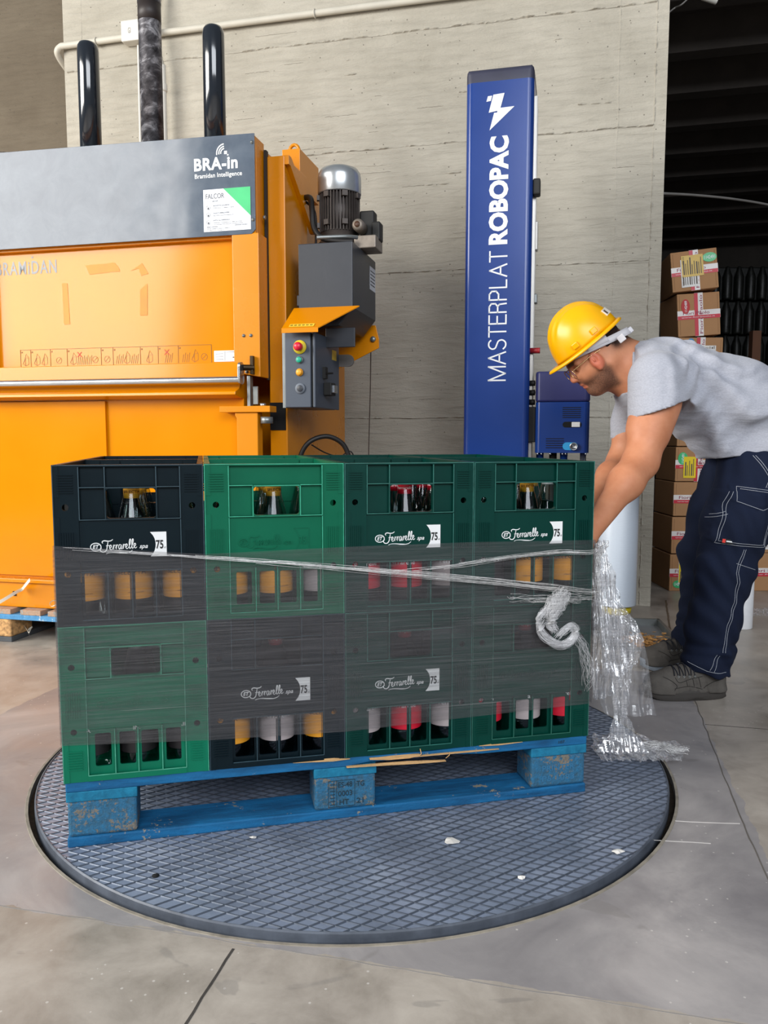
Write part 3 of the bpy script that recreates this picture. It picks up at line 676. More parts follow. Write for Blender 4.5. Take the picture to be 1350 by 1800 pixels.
bb('door_fold', -2.45, -1.872, .018, .034, .275, 1.02, M_or2, bevel=.001)
bb('base_beam', -2.52, -1.10, .01, .10, .135, .262, M_or, bevel=.004)
bb('base_ledge', -2.50, -1.12, -.004, .012, .246, .262, M_or)
bb('strap_slot', -2.345, -2.33, .006, .0115, .185, .205, MATS['hole_black'], bevel=0)
bb('hinge_plate', -1.335, -1.125, -.04, .03, .968, .992, M_or, bevel=.002)
mb = MB(); mb.prism([(-1.268+BX, .2), (-1.18+BX, .2), (-1.18+BX, .968), (-1.275+BX, .968), (-1.275+BX, .955), (-1.268+BX, .945)], 'y', -.03, .02); mb.build('hinge_post', M_or, bal, bevel=.003)
mb = MB(); mb.lathe([(.0, .925), (.024, .925), (.024, .95), (0, .95)], 16, (-1.15+BX, -.01, 0)); mb.build('hinge_roller', M_zinc, bal)
mb = MB(); mb.lathe([(.0, .99), (.012, .99), (.012, 1.003), (0, 1.003)], 12, (-1.165+BX, -.01, 0)); mb.build('hinge_pin', M_steel, bal)
bb('hinge_slot', -1.178, -1.112, .096, .102, .90, 1.01, MATS['hole_black'], bevel=0)
bb('latch_strip', -1.235, -1.222, .0, .03, .992, 1.11, M_zinc, bevel=.001); bb('latch_strip', -1.215, -1.195, .01, .02, 1.0, 1.07, M_zinc, bevel=.001)
# rams
M_gloss = pm('gloss_black_enamel', '#1b2027', .12, 0, .05, 3, coat=.8)
def ram_mat():
    m, t, p = base_mat('scuffed_ram_steel'); n = t.noise(t.coord((7, 7, 10)), 2.2, 6, .65, .5)
    t.link(t.ramp(n, [(.36, srgb('#2d2c30')), (.52, srgb('#5c5b60')), (.66, srgb('#b4b4ba'))]), p.inputs['Base Color']); p.inputs['Roughness'].default_value = .38; p.inputs['Metallic'].default_value = .4; return m
for u in (-2.118, -1.516):
    mb = MB(); mb.lathe([(.0465, 2.0), (.0465, 2.575), (.044, 2.594), (.037, 2.606), (.02, 2.611), (0, 2.612)], 32, (u+BX, .36, 0)); mb.build('guide_tube', M_gloss, bal)
mb = MB(); mb.lathe([(.0485, 2.0), (.0485, 2.735), (.0505, 2.737), (.0505, 2.752), (.041, 2.756), (0, 2.756)], 32, (-1.813+BX, .36, 0)); ram = mb.build('press_cylinder', ram_mat(), bal)
mb = MB(); mb.lathe([(.0493, 2.66), (.0493, 2.736)], 32, (-1.813+BX, .36, 0)); mb.build('cylinder_collar', pm('brown_oily_band', '#2c2523', .5), ram)
bb('pipe_clip', -1.445, -1.415, .05, .08, 2.012, 2.035, M_zinc); bb('rag', -1.40, -1.28, .06, .2, 2.012, 2.03, pm('dusty_rag', '#8c8478', .95), bevel=.006)
mb = MB(); mb.tube([(-2.6+BX, .02, 2.052), (-2.45+BX, .03, 2.058), (-2.32+BX, .04, 2.045), (-2.28+BX, .05, 2.04)], .010, 8); mb.build('hydraulic_pipe', pm('brown_pipe', '#6a625a', .5, .4), bal)
# tank, bracket and motor
tk = MB(); tk.prism([(-1.05+BX, 1.622), (-.83+BX, 1.622), (-.83+BX, 1.373), (-.885+BX, 1.305), (-1.05+BX, 1.305)], 'y', .09, .46); tank = tk.build('oil_tank', M_dslate, bal, bevel=.003)
mb = MB(); mb.box(-.8302+BX, -.8295+BX, .36, .455, 1.49, 1.585); mb.build('tank_label', pm('grey_label', '#b9bcc2', .5), tank)
mb = MB()
for k in range(5): mb.box(-.8295+BX, -.8291+BX, .37, .445, 1.565-k*.014, 1.569-k*.014)
mb.build('label_print', M_black, tank)
mb = MB(); mb.prism(rrect(.10, .125, 1.385, 1.43, .006), 'x', -1.06+BX, -1.04+BX); mb.build('tank_lug', M_dslate, bal)
bb('tank_bracket', -.95, -.83, .12, .13, 1.225, 1.30, M_dslate)
br = MB(); P1 = [(-1.066, -.06, 1.275), (-.922, -.06, 1.275), (-.80, .08, 1.372), (-1.066, .08, 1.372)]
P1 = [(a+BX, b, c) for a, b, c in P1]; br.hexa(P1+[(a, b, c+.004) for a, b, c in P1]); br.box(-1.066+BX, -.922+BX, -.062, -.058, 1.262, 1.279); brk = br.build('sloping_canopy', M_or, bal)
n = Vector((0, -.0969, .14)).normalized(); 
lb = MB(); lb.box(0, .098, 0, .022, 0, .0006); lb.xf(Matrix.Translation((-1.04+BX, -.054, 1.2845)) @ Matrix.Rotation(math.atan2(.097, .14), 4, 'X')); lb.build('warning_label', pm('pale_yellow_label', '#e8c23c', .5), brk)
lb = MB()
for k in range(6): ribbon(lb, [(.009+k*.0155+.0045*math.cos(2*PI*j/12), .011+.0045*math.sin(2*PI*j/12)) for j in range(13)], .0012, .0007); lb.box(.006+k*.0155, .012+k*.0155, .010, .0115, .0007, .0011)
lb.xf(Matrix.Translation((-1.04+BX, -.054, 1.2845)) @ Matrix.Rotation(math.atan2(.097, .14), 4, 'X')); lb.build('label_print', M_gold, brk)
mb = MB(); mb.prism([(-1.106+BX, 1.36), (-.84+BX, 1.36), (-.825+BX, 1.30), (-.825+BX, 1.262), (-1.02+BX, 1.17), (-1.106+BX, 1.12)], 'y', .50, .508); mb.build('gusset_plate', M_or, bal, bevel=.001)
mb = MB(); mb.lathe([(0, .49), (.012, .49), (.012, .502)], 12, (-.85+BX, 0, 1.30), 'y'); mb.build('screw_head', M_zinc, bal)
mb = MB(); mb.prism(rrect(-1.00+BX, -.885+BX, 1.165, 1.215, .024), 'y', .3, .31); mb.build('hanger_plate', pm('grey_plate', '#6f6a66', .6), bal)
M_cast = pm('oily_cast_iron', '#4b4440', .5, .4, .3, 14, .3, 60)
mo = MB(); MC = (-.942+BX, .30)
mo.lathe([(.092, 1.625), (.092, 1.66), (.078, 1.675), (.078, 1.71)], 32, (*MC, 0)); mo.lathe([(.074, 1.70), (.074, 1.875)], 32, (*MC, 0))
motor = mo.build('pump_motor', M_cast, bal)
fn = MB()
for k in range(40):
    a = 2*PI*k/40; q = MB().box(.070, .0835, -.0016, .0016, 1.705, 1.872); q.xf(Matrix.Translation((*MC, 0)) @ Matrix.Rotation(a, 4, 'Z')); fn.add(q.v, q.f)
for a in (250, 300, 345, 200):
    for z in (1.735, 1.845): q = MB().box(.078, .093, -.011, .011, z-.010, z+.010); q.xf(Matrix.Translation((*MC, 0)) @ Matrix.Rotation(R(a), 4, 'Z')); fn.add(q.v, q.f)
fn.build('cooling_fins', M_cast, motor)
mb = MB(); mb.lathe([(.0865, 1.858), (.089, 1.862), (.089, 1.925), (.086, 1.942), (.076, 1.957), (.055, 1.966), (0, 1.968)], 40, (*MC, 0)); mb.build('fan_cowl', pm('galvanised_cowl', '#b4b8ba', .3, .75, .1, 8), motor)
mb = MB(); mb.lathe([(0, -.055), (.018, -.055), (.024, -.045), (.024, .02)], 16, (-.842+BX, .26, 1.715), 'y'); mb.build('valve_knob', pm('dirty_alloy', '#8d8378', .5, .5, .2, 30), bal)
mb = MB(); mb.lathe([(0, -.058), (.012, -.058), (.012, -.05)], 12, (-.842+BX, .26, 1.715), 'y'); mb.build('knob_bore', pm('oily_brown', '#4a2f1e', .5), bal)
bb('valve_block', -.86, -.77, .22, .34, 1.625, 1.675, MATS['dirty_alloy'], bevel=.004); bb('solenoid', -.855, -.795, .29, .35, 1.675, 1.79, M_rub, bevel=.006); bb('solenoid', -.80, -.765, .27, .33, 1.665, 1.74, M_rub, bevel=.006)
mb = MB(); mb.tube([tuple(v) for v in cat_rom([(-.97+BX, .08, 1.64), (-.87+BX, .12, 1.648), (-.83+BX, .16, 1.652)], 5)], .008, 8); mb.build('pipe_fitting', M_zinc, bal)
def hose(pts, r_, name, m, parent, n=10): mb = MB(); mb.tube([tuple(v) for v in cat3(pts, n)], r_, 12); return mb.build(name, m, parent)
def cat3(pts, n=8):
    P = [Vector(p) for p in pts]; out = []; m = len(P)
    for i in range(m-1):
        p0, p1, p2, p3 = P[max(i-1, 0)], P[i], P[i+1], P[min(i+2, m-1)]
        for k in range(n):
            t = k/n; out.append(.5*((2*p1)+(p2-p0)*t+(2*p0-5*p1+4*p2-p3)*t*t+(3*p1-p0-3*p2+p3)*t**3))
    out.append(P[-1]); return out
M_hose = pm('black_hose', '#1a1614', .5)
hose([(-1.10+BX, .30, 1.86), (-1.055+BX, .26, 1.845), (-1.035+BX, .22, 1.79), (-1.02+BX, .20, 1.71), (-.98+BX, .19, 1.665), (-.90+BX, .19, 1.648), (-.86+BX, .20, 1.648)], .0115, 'hydraulic_hose', M_hose, bal)
hose([(-1.10+BX, .31, 1.855), (-1.05+BX, .30, 1.80), (-1.045+BX, .30, 1.70), (-1.05+BX, .30, 1.62)], .005, 'hydraulic_hose', M_hose, bal)
# control cabinet
cb = MB(); cb.box(-1.07+BX, -.966+BX, -.02, .30, .985, 1.268); cab = cb.build('control_cabinet', M_slate, bal, bevel=.003)
MB().box(-.958+BX, -.948+BX, -.018, .30, .985, 1.268).build('cabinet_door', M_slate, cab, bevel=.003)
MB().box(-.968+BX, -.957+BX, -.010, .29, .99, 1.263).build('door_gasket', M_rub, cab)
MB().box(-1.085+BX, -1.072+BX, -.005, .28, .985, 1.272).build('mounting_plate', M_zinc, cab)
def knob(u, z, r0, h, m, name, collar=None):
    if collar: q = MB(); q.lathe([(0, -.024), (collar[0], -.024), (collar[0], -.0195)], 24, (u+BX, 0, z), 'y'); q.build(name+'_collar', collar[1], cab)
    q = MB(); q.lathe([(0, -.022-h), (r0*.8, -.022-h), (r0, -.022-h*.75), (r0, -.022-h*.4), (r0*.8, -.020)], 20, (u+BX, 0, z), 'y'); q.build(name, m, cab)
knob(-1.008, 1.213, .0165, .035, pm('red_stop_plastic', '#d81f3a', .35), 'stop_button', (.026, pm('yellow_collar', '#d9c22e', .5)))
knob(-1.010, 1.165, .0115, .010, pm('green_button_plastic', '#17a184', .4), 'start_button', (.0145, M_zinc))
knob(-1.010, 1.118, .0115, .010, pm('amber_button_plastic', '#e3a028', .4), 'return_button', (.0145, pm('amber_ring', '#d98f1d', .4)))
knob(-1.008, 1.057, .0125, .004, M_dslate, 'blank_plug', (.020, pm('grey_ring', '#6d737c', .5)))
mb = MB(); mb.box(-.948+BX, -.935+BX, .07, .10, 1.10, 1.145); mb.tube([(-.935+BX, .08, 1.12), (-.925+BX, .13, 1.125)], .004, 6); mb.build('main_switch', M_rub, cab)
mb = MB(); mb.box(-.948+BX, -.915+BX, .08, .14, 1.035, 1.085); mb.build('socket', M_rub, cab, bevel=.003)
mb = MB(); mb.box(-.916+BX, -.905+BX, .085, .135, 1.045, 1.075); mb.build('socket_clip', M_steel, cab, bevel=.002)
mb = MB(); mb.box(-.948+BX, -.9475+BX, .20, .26, 1.185, 1.225); mb.build('cabinet_label', MATS['pale_yellow_label'], cab)
for u in (-1.05, -1.01): mb = MB(); mb.lathe([(.008, 1.266), (.008, 1.30)], 10, (u+BX, .05, 0)); mb.build('cable_gland', M_zinc, cab)
# lettering on the press
mb = MB(); put_text('BRA-in', 0, 0, .181, .047, mb, bold=.034, spacing=1.08); mb.xf(front_M((-1.438+BX, -.0025, 1.895))); mb.build('lettering', M_print, hood, fixn=False)
mb = MB(); put_text('Bramidan Intelligence', 0, 0, .196, .022, mb, bold=.012); mb.xf(front_M((-1.436+BX, -.0025, 1.862))); mb.build('lettering', M_print, hood, fixn=False)
for r_ in (.016, .024, .033):
    mb = MB(); ribbon(mb, arc(0, 0, r_, 95, 190, 9), .0045); mb.xf(front_M((-1.310+BX, -.0025, 1.955))); mb.build('signal_arc', M_print, hood)
mb = MB(); mb.box(-.006, .006, -.008, .004, 0, .0006); mb.xf(front_M((-1.306+BX, -.0025, 1.958))); mb.build('signal_square', M_print, hood)
mb = MB(); mb.box(.006, .012, -.014, -.009, 0, .0006); mb.xf(front_M((-1.306+BX, -.0025, 1.958))); mb.build('signal_square', M_print, hood)
stk = MB().box(-1.402+BX, -1.207+BX, -.0034, -.002, 1.665, 1.823).build('company_sticker', pm('white_sticker', '#e9ecf2', .35, var=.02), hood)
mb = MB(); mb.prism([(-1.318+BX, 1.823), (-1.207+BX, 1.823), (-1.207+BX, 1.716)], 'y', -.0042, -.0034); mb.build('green_corner', pm('sticker_green', '#35b56f', .4), stk)
mb = MB(); put_text('FALCOR', 0, 0, .077, .019, mb, bold=.004); mb.xf(front_M((-1.392+BX, -.0036, 1.788))); mb.build('lettering', pm('sticker_grey_ink', '#4c4f55', .5), stk, fixn=False)
mb = MB(); put_text('GROUP', .028, 0, .024, .005, mb); lines_fake(mb, .004, .022, .002, .0006); lines_fake(mb, .056, .074, .002, .0006); mb.xf(front_M((-1.394+BX, -.0036, 1.776))); mb.build('lettering', MATS['sticker_grey_ink'], stk)
mb = MB()
for z, a, w1, b, w2 in ((1.759, 'REGGETTE ESAURITE?', .068, 'Ordina ora le tue reggette in 2 giorni', .086), (1.731, 'GUASTI IMPROVVISI?', .066, 'Riparazioni e assistenza programmata', .084), (1.704, 'EVITA GLI IMPREVISTI', .068, 'Assicurati il funzionamento della tua pressa', .118)):
    put_text(a, .0, z, w1, .0048, mb); put_text(b, .0, z-.0085, w2, .0036, mb)
put_text('con un programma periodico di manutenzione', .0, 1.689, .122, .0036, mb)
put_text('SERVIZI E ASSISTENZA', -.028, 1.681, .045, .003, mb); put_text('ASSISTENZA TECNICA', .088, 1.683, .052, .0035, mb); put_text('SEDE OPERATIVA E UFFICI', -.028, 1.674, .094, .003, mb); put_text('Tel. e mail', -.028, 1.668, .07, .003, mb)
mb.xf(front_M((-1.361+BX, -.0036, 0))); mb.build('lettering', MATS['sticker_grey_ink'], stk, fixn=False)
for z in (1.755, 1.728, 1.700):
    mb = MB(); ribbon(mb, [(.008*math.cos(2*PI*k/16), .008*math.sin(2*PI*k/16)) for k in range(17)], .0009); mb.box(-.003, .003, -.006, .001, 0, .0006); mb.xf(front_M((-1.382+BX, -.0036, z))); mb.build('sticker_icon', MATS['sticker_grey_ink'], stk)
mb = MB(); put_text('BRAMiDAN', 0, 0, .292, .054, mb, bold=.014, spacing=1.15); mb.box(.174, .182, .064, .072, 0, .0006); mb.xf(front_M((-2.385+BX, .0445, 1.553), roll=-.0)); mb.build('lettering', pm('grey_vinyl', '#8b8f92', .5), door, fixn=False)
M_tape = pm('old_tape', '#c98a32', .6, 0, .1, 12)
for nm, pts in (('tape_patch', [(-1.958, 1.576), (-1.94, 1.538), (-1.80, 1.545), (-1.805, 1.56), (-1.825, 1.58)]), ('tape_patch', [(-2.07, 1.51), (-2.045, 1.508), (-2.040, 1.34), (-2.068, 1.34)]),
                ('tape_patch', [(-1.75, 1.545), (-1.70, 1.572), (-1.672, 1.53), (-1.705, 1.522), (-1.715, 1.552)]), ('tape_patch', [(-1.712, 1.468), (-1.678, 1.49), (-1.682, 1.365), (-1.715, 1.365)])):
    mb = MB(); mb.prism([(a+BX, b) for a, b in pts], 'y', .0438, .0448); mb.build(nm, M_tape, door)
# instruction strip: outlined frames with small pictograms
mb = MB(); Z0, Z1 = 1.166, 1.245
cells = [-2.285, -2.235, -2.14, -2.06, -1.90, -1.845, -1.72, -1.64, -1.55, -1.405]
for x in cells: mb.box(x+BX, x+.0018+BX, .0436, .0446, Z0, Z1-.004)
mb.box(-2.285+BX, -1.403+BX, .0436, .0446, Z1-.0055, Z1-.004)
rr_ = random.Random(2)
for i in range(len(cells)-1):
    x0, x1 = cells[i]+.012, cells[i+1]-.010; nn = max(1, int((x1-x0)/.034))
    mb.box(cells[i]+.005+BX, cells[i]+.011+BX, .0436, .0446, Z1-.018, Z1-.012)
    for k in range(nn):
        xc = x0+(x1-x0)*(k+.5)/nn; w = .014; zc = Z0+.027
        kind = rr_.randrange(3)
        if kind == 0:
            for s in ([(xc-w, zc-.01), (xc-w*.2, zc+.012), (xc+w, zc+.014), (xc+w, zc-.012), (xc-w*.1, zc-.02), (xc-w, zc-.01)], [(xc-w*.6, zc-.002), (xc+w*.2, zc+.03), (xc+w, zc+.014)], [(xc-w*.1, zc-.02), (xc-.2*w, zc+.012)]):
                q = MB(); ribbon(q, s, .0018); q.xf(front_M((BX, .0448, 0))); mb.add(q.v, q.f)
        elif kind == 1:
            q = MB(); ribbon(q, [(xc+.013*math.cos(2*PI*j/14), zc+.013*math.sin(2*PI*j/14)) for j in range(15)], .0016); ribbon(q, [(xc-.008, zc-.008), (xc+.008, zc+.008)], .0016); q.xf(front_M((BX, .0448, 0))); mb.add(q.v, q.f)
        else:
            for j in range(4):
                q = MB(); ribbon(q, [(xc-w+j*.009, zc-.02), (xc-w+.006+j*.009, zc+.012+.006*(j % 2))], .002); q.xf(front_M((BX, .0448, 0))); mb.add(q.v, q.f)
mb.build('instruction_strip', pm('brown_line_print', '#8a5a1a', .6), door, fixn=False)
for (x, m_) in ((-2.0, pm('red_mark', '#c63a1e', .6)), (-1.60, MATS['red_mark'])):
    mb = MB(); 
    for s in ([(-.01, -.01), (.01, .01)], [(-.01, .01), (.01, -.01)]): ribbon(mb, s, .003)
    mb.xf(front_M((x+BX, .0442, 1.215))); mb.build('cross_mark', m_, door)
dl = MB().box(-1.392+BX, -1.290+BX, .0432, .0446, 1.172, 1.215).build('data_label', MATS['white_sticker'], door)
mb = MB()
for k in range(3): mb.box(-1.385+BX, -1.352+BX, .0426, .0432, 1.18+k*.011, 1.1815+k*.011)
mb.box(-1.3455+BX, -1.3445+BX, .0426, .0432, 1.174, 1.213); mb.box(-1.340+BX, -1.300+BX, .0426, .0432, 1.208, 1.2095); mb.box(-1.312+BX, -1.298+BX, .0426, .0432, 1.186, 1.190); mb.build('label_print', M_black, dl)
# old pallets under the press
M_old = paint_wood('weathered_blue_deck', '#9aa3a4', '#857a70', '#a08570', .48); M_oldc = paint_wood('weathered_blue_cross', '#5a97c4', '#3f7fb0', '#b9c3c6', .58)
M_chip = pm('bare_chipboard', '#b98f5e', .9, 0, .55, 60, .9, 120); M_oldb = pm('dark_bottom_board', '#4c4f52', .85, 0, .25, 9, .4, 40)
add_pallet('pallet', 'weathered pallet with a chipboard block carrying the left half of the baler', (M_old, M_oldc, M_chip, M_oldb), U(-2.0, VB-.035, FZ), WY+PI/2, group='old pallets under the baler')
add_pallet('pallet', 'weathered pallet carrying the right half of the baler, hidden behind the crates', (M_old, M_oldc, M_chip, M_oldb), U(-1.16, VB-.035, FZ), WY+PI/2, group='old pallets under the baler')
M_strap = pm('white_strapping', '#e4ddcd', .5)
def strap(pts, w, label):
    P = cat3(pts, 6); mb = MB(); n = len(P); vs = []
    for i, p in enumerate(P):
        k = Vector((0, 0, w/2)) ; vs += [p+k, p-k+Vector((.002, 0, 0)), p-k+Vector((.002, .0012, 0)), p+k+Vector((0, .0012, 0))]
    mb.add(vs, [(i*4+j, i*4+(j+1) % 4, i*4+4+(j+1) % 4, i*4+4+j) for i in range(n-1) for j in range(4)]); return tag(mb.build('strapping', M_strap), label, 'strapping')
strap([at(-14, 1066, 3.25), at(10, 1052, 3.27), at(28, 1041, 3.30), at(38, 1036, 3.34), at(43, 1030, 3.30), at(52, 1019, 3.27)], .014, 'white plastic strap threaded through the slot at the foot of the baler')
strap([at(41, 1098, 3.42), at(46, 1106, 3.36), at(50, 1112, 3.32), at(54, 1104, 3.34), at(56, 1102, 3.35), at(49, 1108, 3.32), at(51, 1117, 3.31)], .006, 'white strap scrap hanging beside the chipboard pallet block')
strap([at(99, 1056, 3.23), at(92, 1056, 3.22), at(87, 1061, 3.2), at(90, 1066, 3.2), at(98, 1063, 3.2)], .003, 'thin white strap curl lying on the weathered pallet deck')
tag(hose([at(545, 1135, 3.2), at(538, 950, 3.2), at(532, 822, 3.2), at(529, 800, 3.2), at(545, 776, 3.2), at(575, 767, 3.22), at(602, 780, 3.24), at(614, 806, 3.25), at(616, 830, 3.25), at(612, 950, 3.27), at(606, 1125, 3.27)], .010, 'cable_loop', M_hose, None), 'thick black cable looping up behind the crates by the concrete wall', 'cable')
tag(hose([at(548, 782, 3.21), at(570, 795, 3.3), at(595, 804, 3.5), at(625, 815, 3.55), at(640, 1060, 3.6)], .003, 'thin_cable', M_hose, None), 'thin black cable sagging beneath the thick cable loop', 'cable')
tag(hose([at(652, 600, 3.62), at(651, 680, 3.7), at(648, 805, 3.8), at(647, 1000, 3.9)], .0025, 'hanging_wire', pm('dull_wire', '#4b403a', .6), None), 'thin wire hanging straight down from the baler bracket in front of the wall', 'wire')
# ================================================================== CONDUIT ON THE WALL
M_pvc = pm('painted_conduit', '#c3beb0', .55, 0, .06, 10); M_pvcw = pm('junction_white', '#d6d3c9', .5, 0, .04, 10)
cd = thing('conduit_run', 'horizontal grey painted conduit pipe fixed high on the concrete wall', 'conduit', U(UL, WV, 3.13), WY)
mb = MB(); mb.tube([tuple(v) for v in cat3([(-.03, .16, -.10), (-.035, .06, -.07), (-.03, -.02, -.03), (.0, -.03, 0), (.06, -.03, .003), (.4, -.03, .005)], 6)]+[(4.0, -.03, .0)], .0175, 14); mb.build('pipe', M_pvc, cd)
for x in (.235, 1.55, 2.6): mb = MB(); mb.tube([(x+.0, -.03+.021*math.cos(a), .003+.021*math.sin(a)) for a in [2*PI*k/12 for k in range(13)]], .0035, 6); mb.build('pipe_clip', M_pvc, cd)
jb = thing('junction_box', 'white square junction box on the wall beside the press cylinder', 'junction box', U(-2.515, WV-.07, 3.095), WY)
MB().box(0, .125, 0, .068, 0, .112).build('box_body', M_pvcw, jb, bevel=.006); mb = MB(); put_text('GI', 0, 0, .016, .03, mb, bold=.0); mb.xf(front_M((.045, -.0005, .04), roll=0)); mb.build('box_mark', pm('faint_grey', '#8b8880', .6), jb)
tag(hose([U(-2.437, WV-.02, 3.09), U(-2.440, WV-.02, 2.6), U(-2.44, WV-.02, 2.0)], .0065, 'wall_conduit', M_pvcw, None), 'slim white conduit dropping from the junction box behind the baler', 'conduit')
fx = thing('flexible_conduit', 'ribbed flexible grey conduit running into a straight pipe behind the baler', 'conduit', U(-2.272, WV-.05, 3.4), WY)
mb = MB(); P = cat3([(.03, 0, .1), (.0, 0, -.05), (-.03, -.03, -.2), (-.02, -.04, -.33), (.01, -.02, -.48)], 16)
mb.tube([tuple(p) for p in P], [.0165+.0025*(i % 2) for i in range(len(P))], 12); mb.build('ribbed_hose', M_pvc, fx)
mb = MB(); mb.tube([(.01, -.02, -.46), (.01, -.02, -1.5)], .0185, 14); mb.build('straight_pipe', M_pvcw, fx); mb = MB(); mb.lathe([(.023, -.60), (.024, -.59), (.024, -.565), (.023, -.56)], 14, (.01, -.02, 0)); mb.build('pipe_clip', M_pvcw, fx)
# ================================================================== WRAPPING MACHINE
M_bl = pm('blue_machine_paint', '#17387e', .24, 0, .06, 3, .04, 60); M_bl2 = pm('blue_edge_paint', '#173878', .3, 0, .05, 4, coat=.4)
M_navy = pm('navy_plastic_cap', '#272a5c', .4, 0, .08, 6, .1, 60); M_capbr = pm('dusty_cap_plastic', '#343546', .5, 0, .15, 5, .1, 60); M_alu = pm('pale_aluminium', '#b6b3ad', .35, .6, .06, 10)
wr = thing('wrapping_machine', 'tall blue stretch wrapping machine column with a small blue film carriage', 'pallet wrapper', (0.338, 3.38, 0), WY)
CWID, CDEP = .276, .26
def rounded_column(z0, z1, m, name, inset=0., r_=.026, parent=wr, dz=0):
    mb = MB(); mb.prism(rrect(inset, CWID-inset, inset, CDEP-inset, r_, 6), 'z', z0, z1); return mb.build(name, m, parent)
colm = rounded_column(.02, 2.318, M_bl, 'column')
mb = MB(); prof = rrect(0, CWID, 0, CDEP, .026, 6); n = len(prof); lay = []
for s, z in ((.0, 2.318), (.0, 2.352), (.003, 2.362), (.010, 2.370), (.022, 2.374)):
    lay += [(min(max(x, s), CWID-s) if s else x, min(max(y, s), CDEP-s) if s else y, z) for x, y in prof]
L_ = 5; mb.add(lay, [(i*n+k, i*n+(k+1) % n, (i+1)*n+(k+1) % n, (i+1)*n+k) for i in range(L_-1) for k in range(n)]+[tuple(range((L_-1)*n, L_*n))], True); mb.build('column_cap', M_capbr, wr)
MB().box(CWID-.003, CWID+.012, .06, .075, .1, 2.27).build('guide_rail', M_alu, wr, bevel=.002); MB().box(CWID-.003, CWID+.006, .085, .10, .1, 2.27).build('rubber_edge', M_rub, wr); MB().box(CWID-.003, CWID+.012, .11, .125, .1, 2.24).build('guide_rail', M_alu, wr, bevel=.002)
MB().box(CWID, CWID+.030, .02, .07, 1.865, 1.93).build('limit_switch', M_rub, wr, bevel=.006)
MB().box(CWID, CWID+.020, .10, .14, 1.66, 1.78).build('cable_clip', M_alu, wr, bevel=.004); MB().box(CWID, CWID+.022, .10, .14, 1.44, 1.48).build('cable_clip', M_zinc, wr, bevel=.004)
mb = MB(); mb.lathe([(.012, 0), (.012, .035), (.0125, .04), (0, .04)], 14, (CWID, .05, 1.235), 'x'); mb.build('red_stop_knob', pm('dull_red_plastic', '#a3252a', .4), wr)
for z in (1.06, 1.10, 1.02, .96): mb = MB(); mb.lathe([(.012, 0), (.012, .022), (0, .024)], 10, (CWID, .06, z), 'x'); mb.build('roller', M_rub, wr)
MB().box(-.06, CWID+.02, .0, .34, FZ, .055).build('base_plate', M_bl2, wr, bevel=.006); MB().box(.03, .24, -.45, -.10, FZ, .03).build('drive_cover', M_bl2, wr, bevel=.004)
zt = lambda y: at(870, y, 3.36).z
mb = MB(); z0, z1 = zt(431), zt(241); put_text('ROBOPAC', 0, 0, z1-z0, .079, mb, bold=.045); mb.xf(front_M((.178, -.0006, z0), roll=PI/2)); mb.build('lettering', M_print, colm, fixn=False)
def mono(text, w, h, sw):
    G = {'M': [[(0, 0), (0, 1), (.5, .0), (1, 1), (1, 0)]], 'A': [[(0, 0), (.5, 1), (1, 0)], [(.2, .36), (.8, .36)]], 'S': [[(0, .16), (.3, .01), (.7, .01), (.95, .2), (.85, .42), (.5, .52), (.12, .62), (.04, .82), (.3, .99), (.7, .99), (.95, .86)]],
         'T': [[(0, 1), (1, 1)], [(.5, 1), (.5, 0)]], 'E': [[(1, 0), (0, 0), (0, 1), (.95, 1)], [(0, .52), (.85, .52)]], 'R': [[(0, 0), (0, 1), (.6, 1), (.9, .88), (.9, .64), (.6, .5), (0, .5)], [(.6, .5), (.82, .4), (.9, 0)]],
         'P': [[(0, 0), (0, 1), (.6, 1), (.92, .86), (.92, .6), (.6, .46), (0, .46)]], 'L': [[(0, 1), (0, 0), (.9, 0)]]}
    WD = {'M': 1.15, 'A': 1.0, 'S': .82, 'T': .85, 'E': .72, 'R': .8, 'P': .78, 'L': .68}; gap = .24; tot = sum(WD[c] for c in text)+gap*(len(text)-1); s = w/tot; x = 0; mb = MB()
    for c in text:
        for st in G[c]:
            P = [(x+px*WD[c]*s, py*h) for px, py in st]
            if c == 'S': P = [(v.x, v.y) for v in cat_rom(P, 4)]; ribbon(mb, P, sw)
            else:
                for a, b in zip(P[:-1], P[1:]):
                    d = (Vector(b)-Vector(a)).normalized()*sw*.4; ribbon(mb, [Vector(a)-d, Vector(b)+d], sw)
        x += (WD[c]+gap)*s
    return mb
z0, z1 = zt(669), zt(443); mb = mono('MASTERPLAT', z1-z0, .070, .0062); mb.xf(front_M((.176, -.0006, z0), roll=PI/2)); mb.build('lettering', M_print, colm, fixn=False)
zz = zt(230); k = .145/60
mb = MB(); mb.prism([(.0, 0), (.018, .068), (.030, .068), (.034, .085), (.100, .087)], 'z', 0, .0006); mb.xf(front_M((.098, -.0006, zz))); mb.build('bolt_emblem', M_print, colm)
mb = MB(); mb.prism([(.0, .068), (.045, .074), (.063, .140), (.018, .137)], 'z', 0, .0012); mb.xf(front_M((.094, -.0006, zz+.002))); mb.build('bolt_emblem', M_print, colm)
mb = MB(); mb.prism([(-.010, .112), (.008, .114), (.013, .134), (-.004, .133)], 'z', 0, .0009); mb.xf(front_M((.094, -.0006, zz+.002))); mb.build('bolt_emblem', M_print, colm)
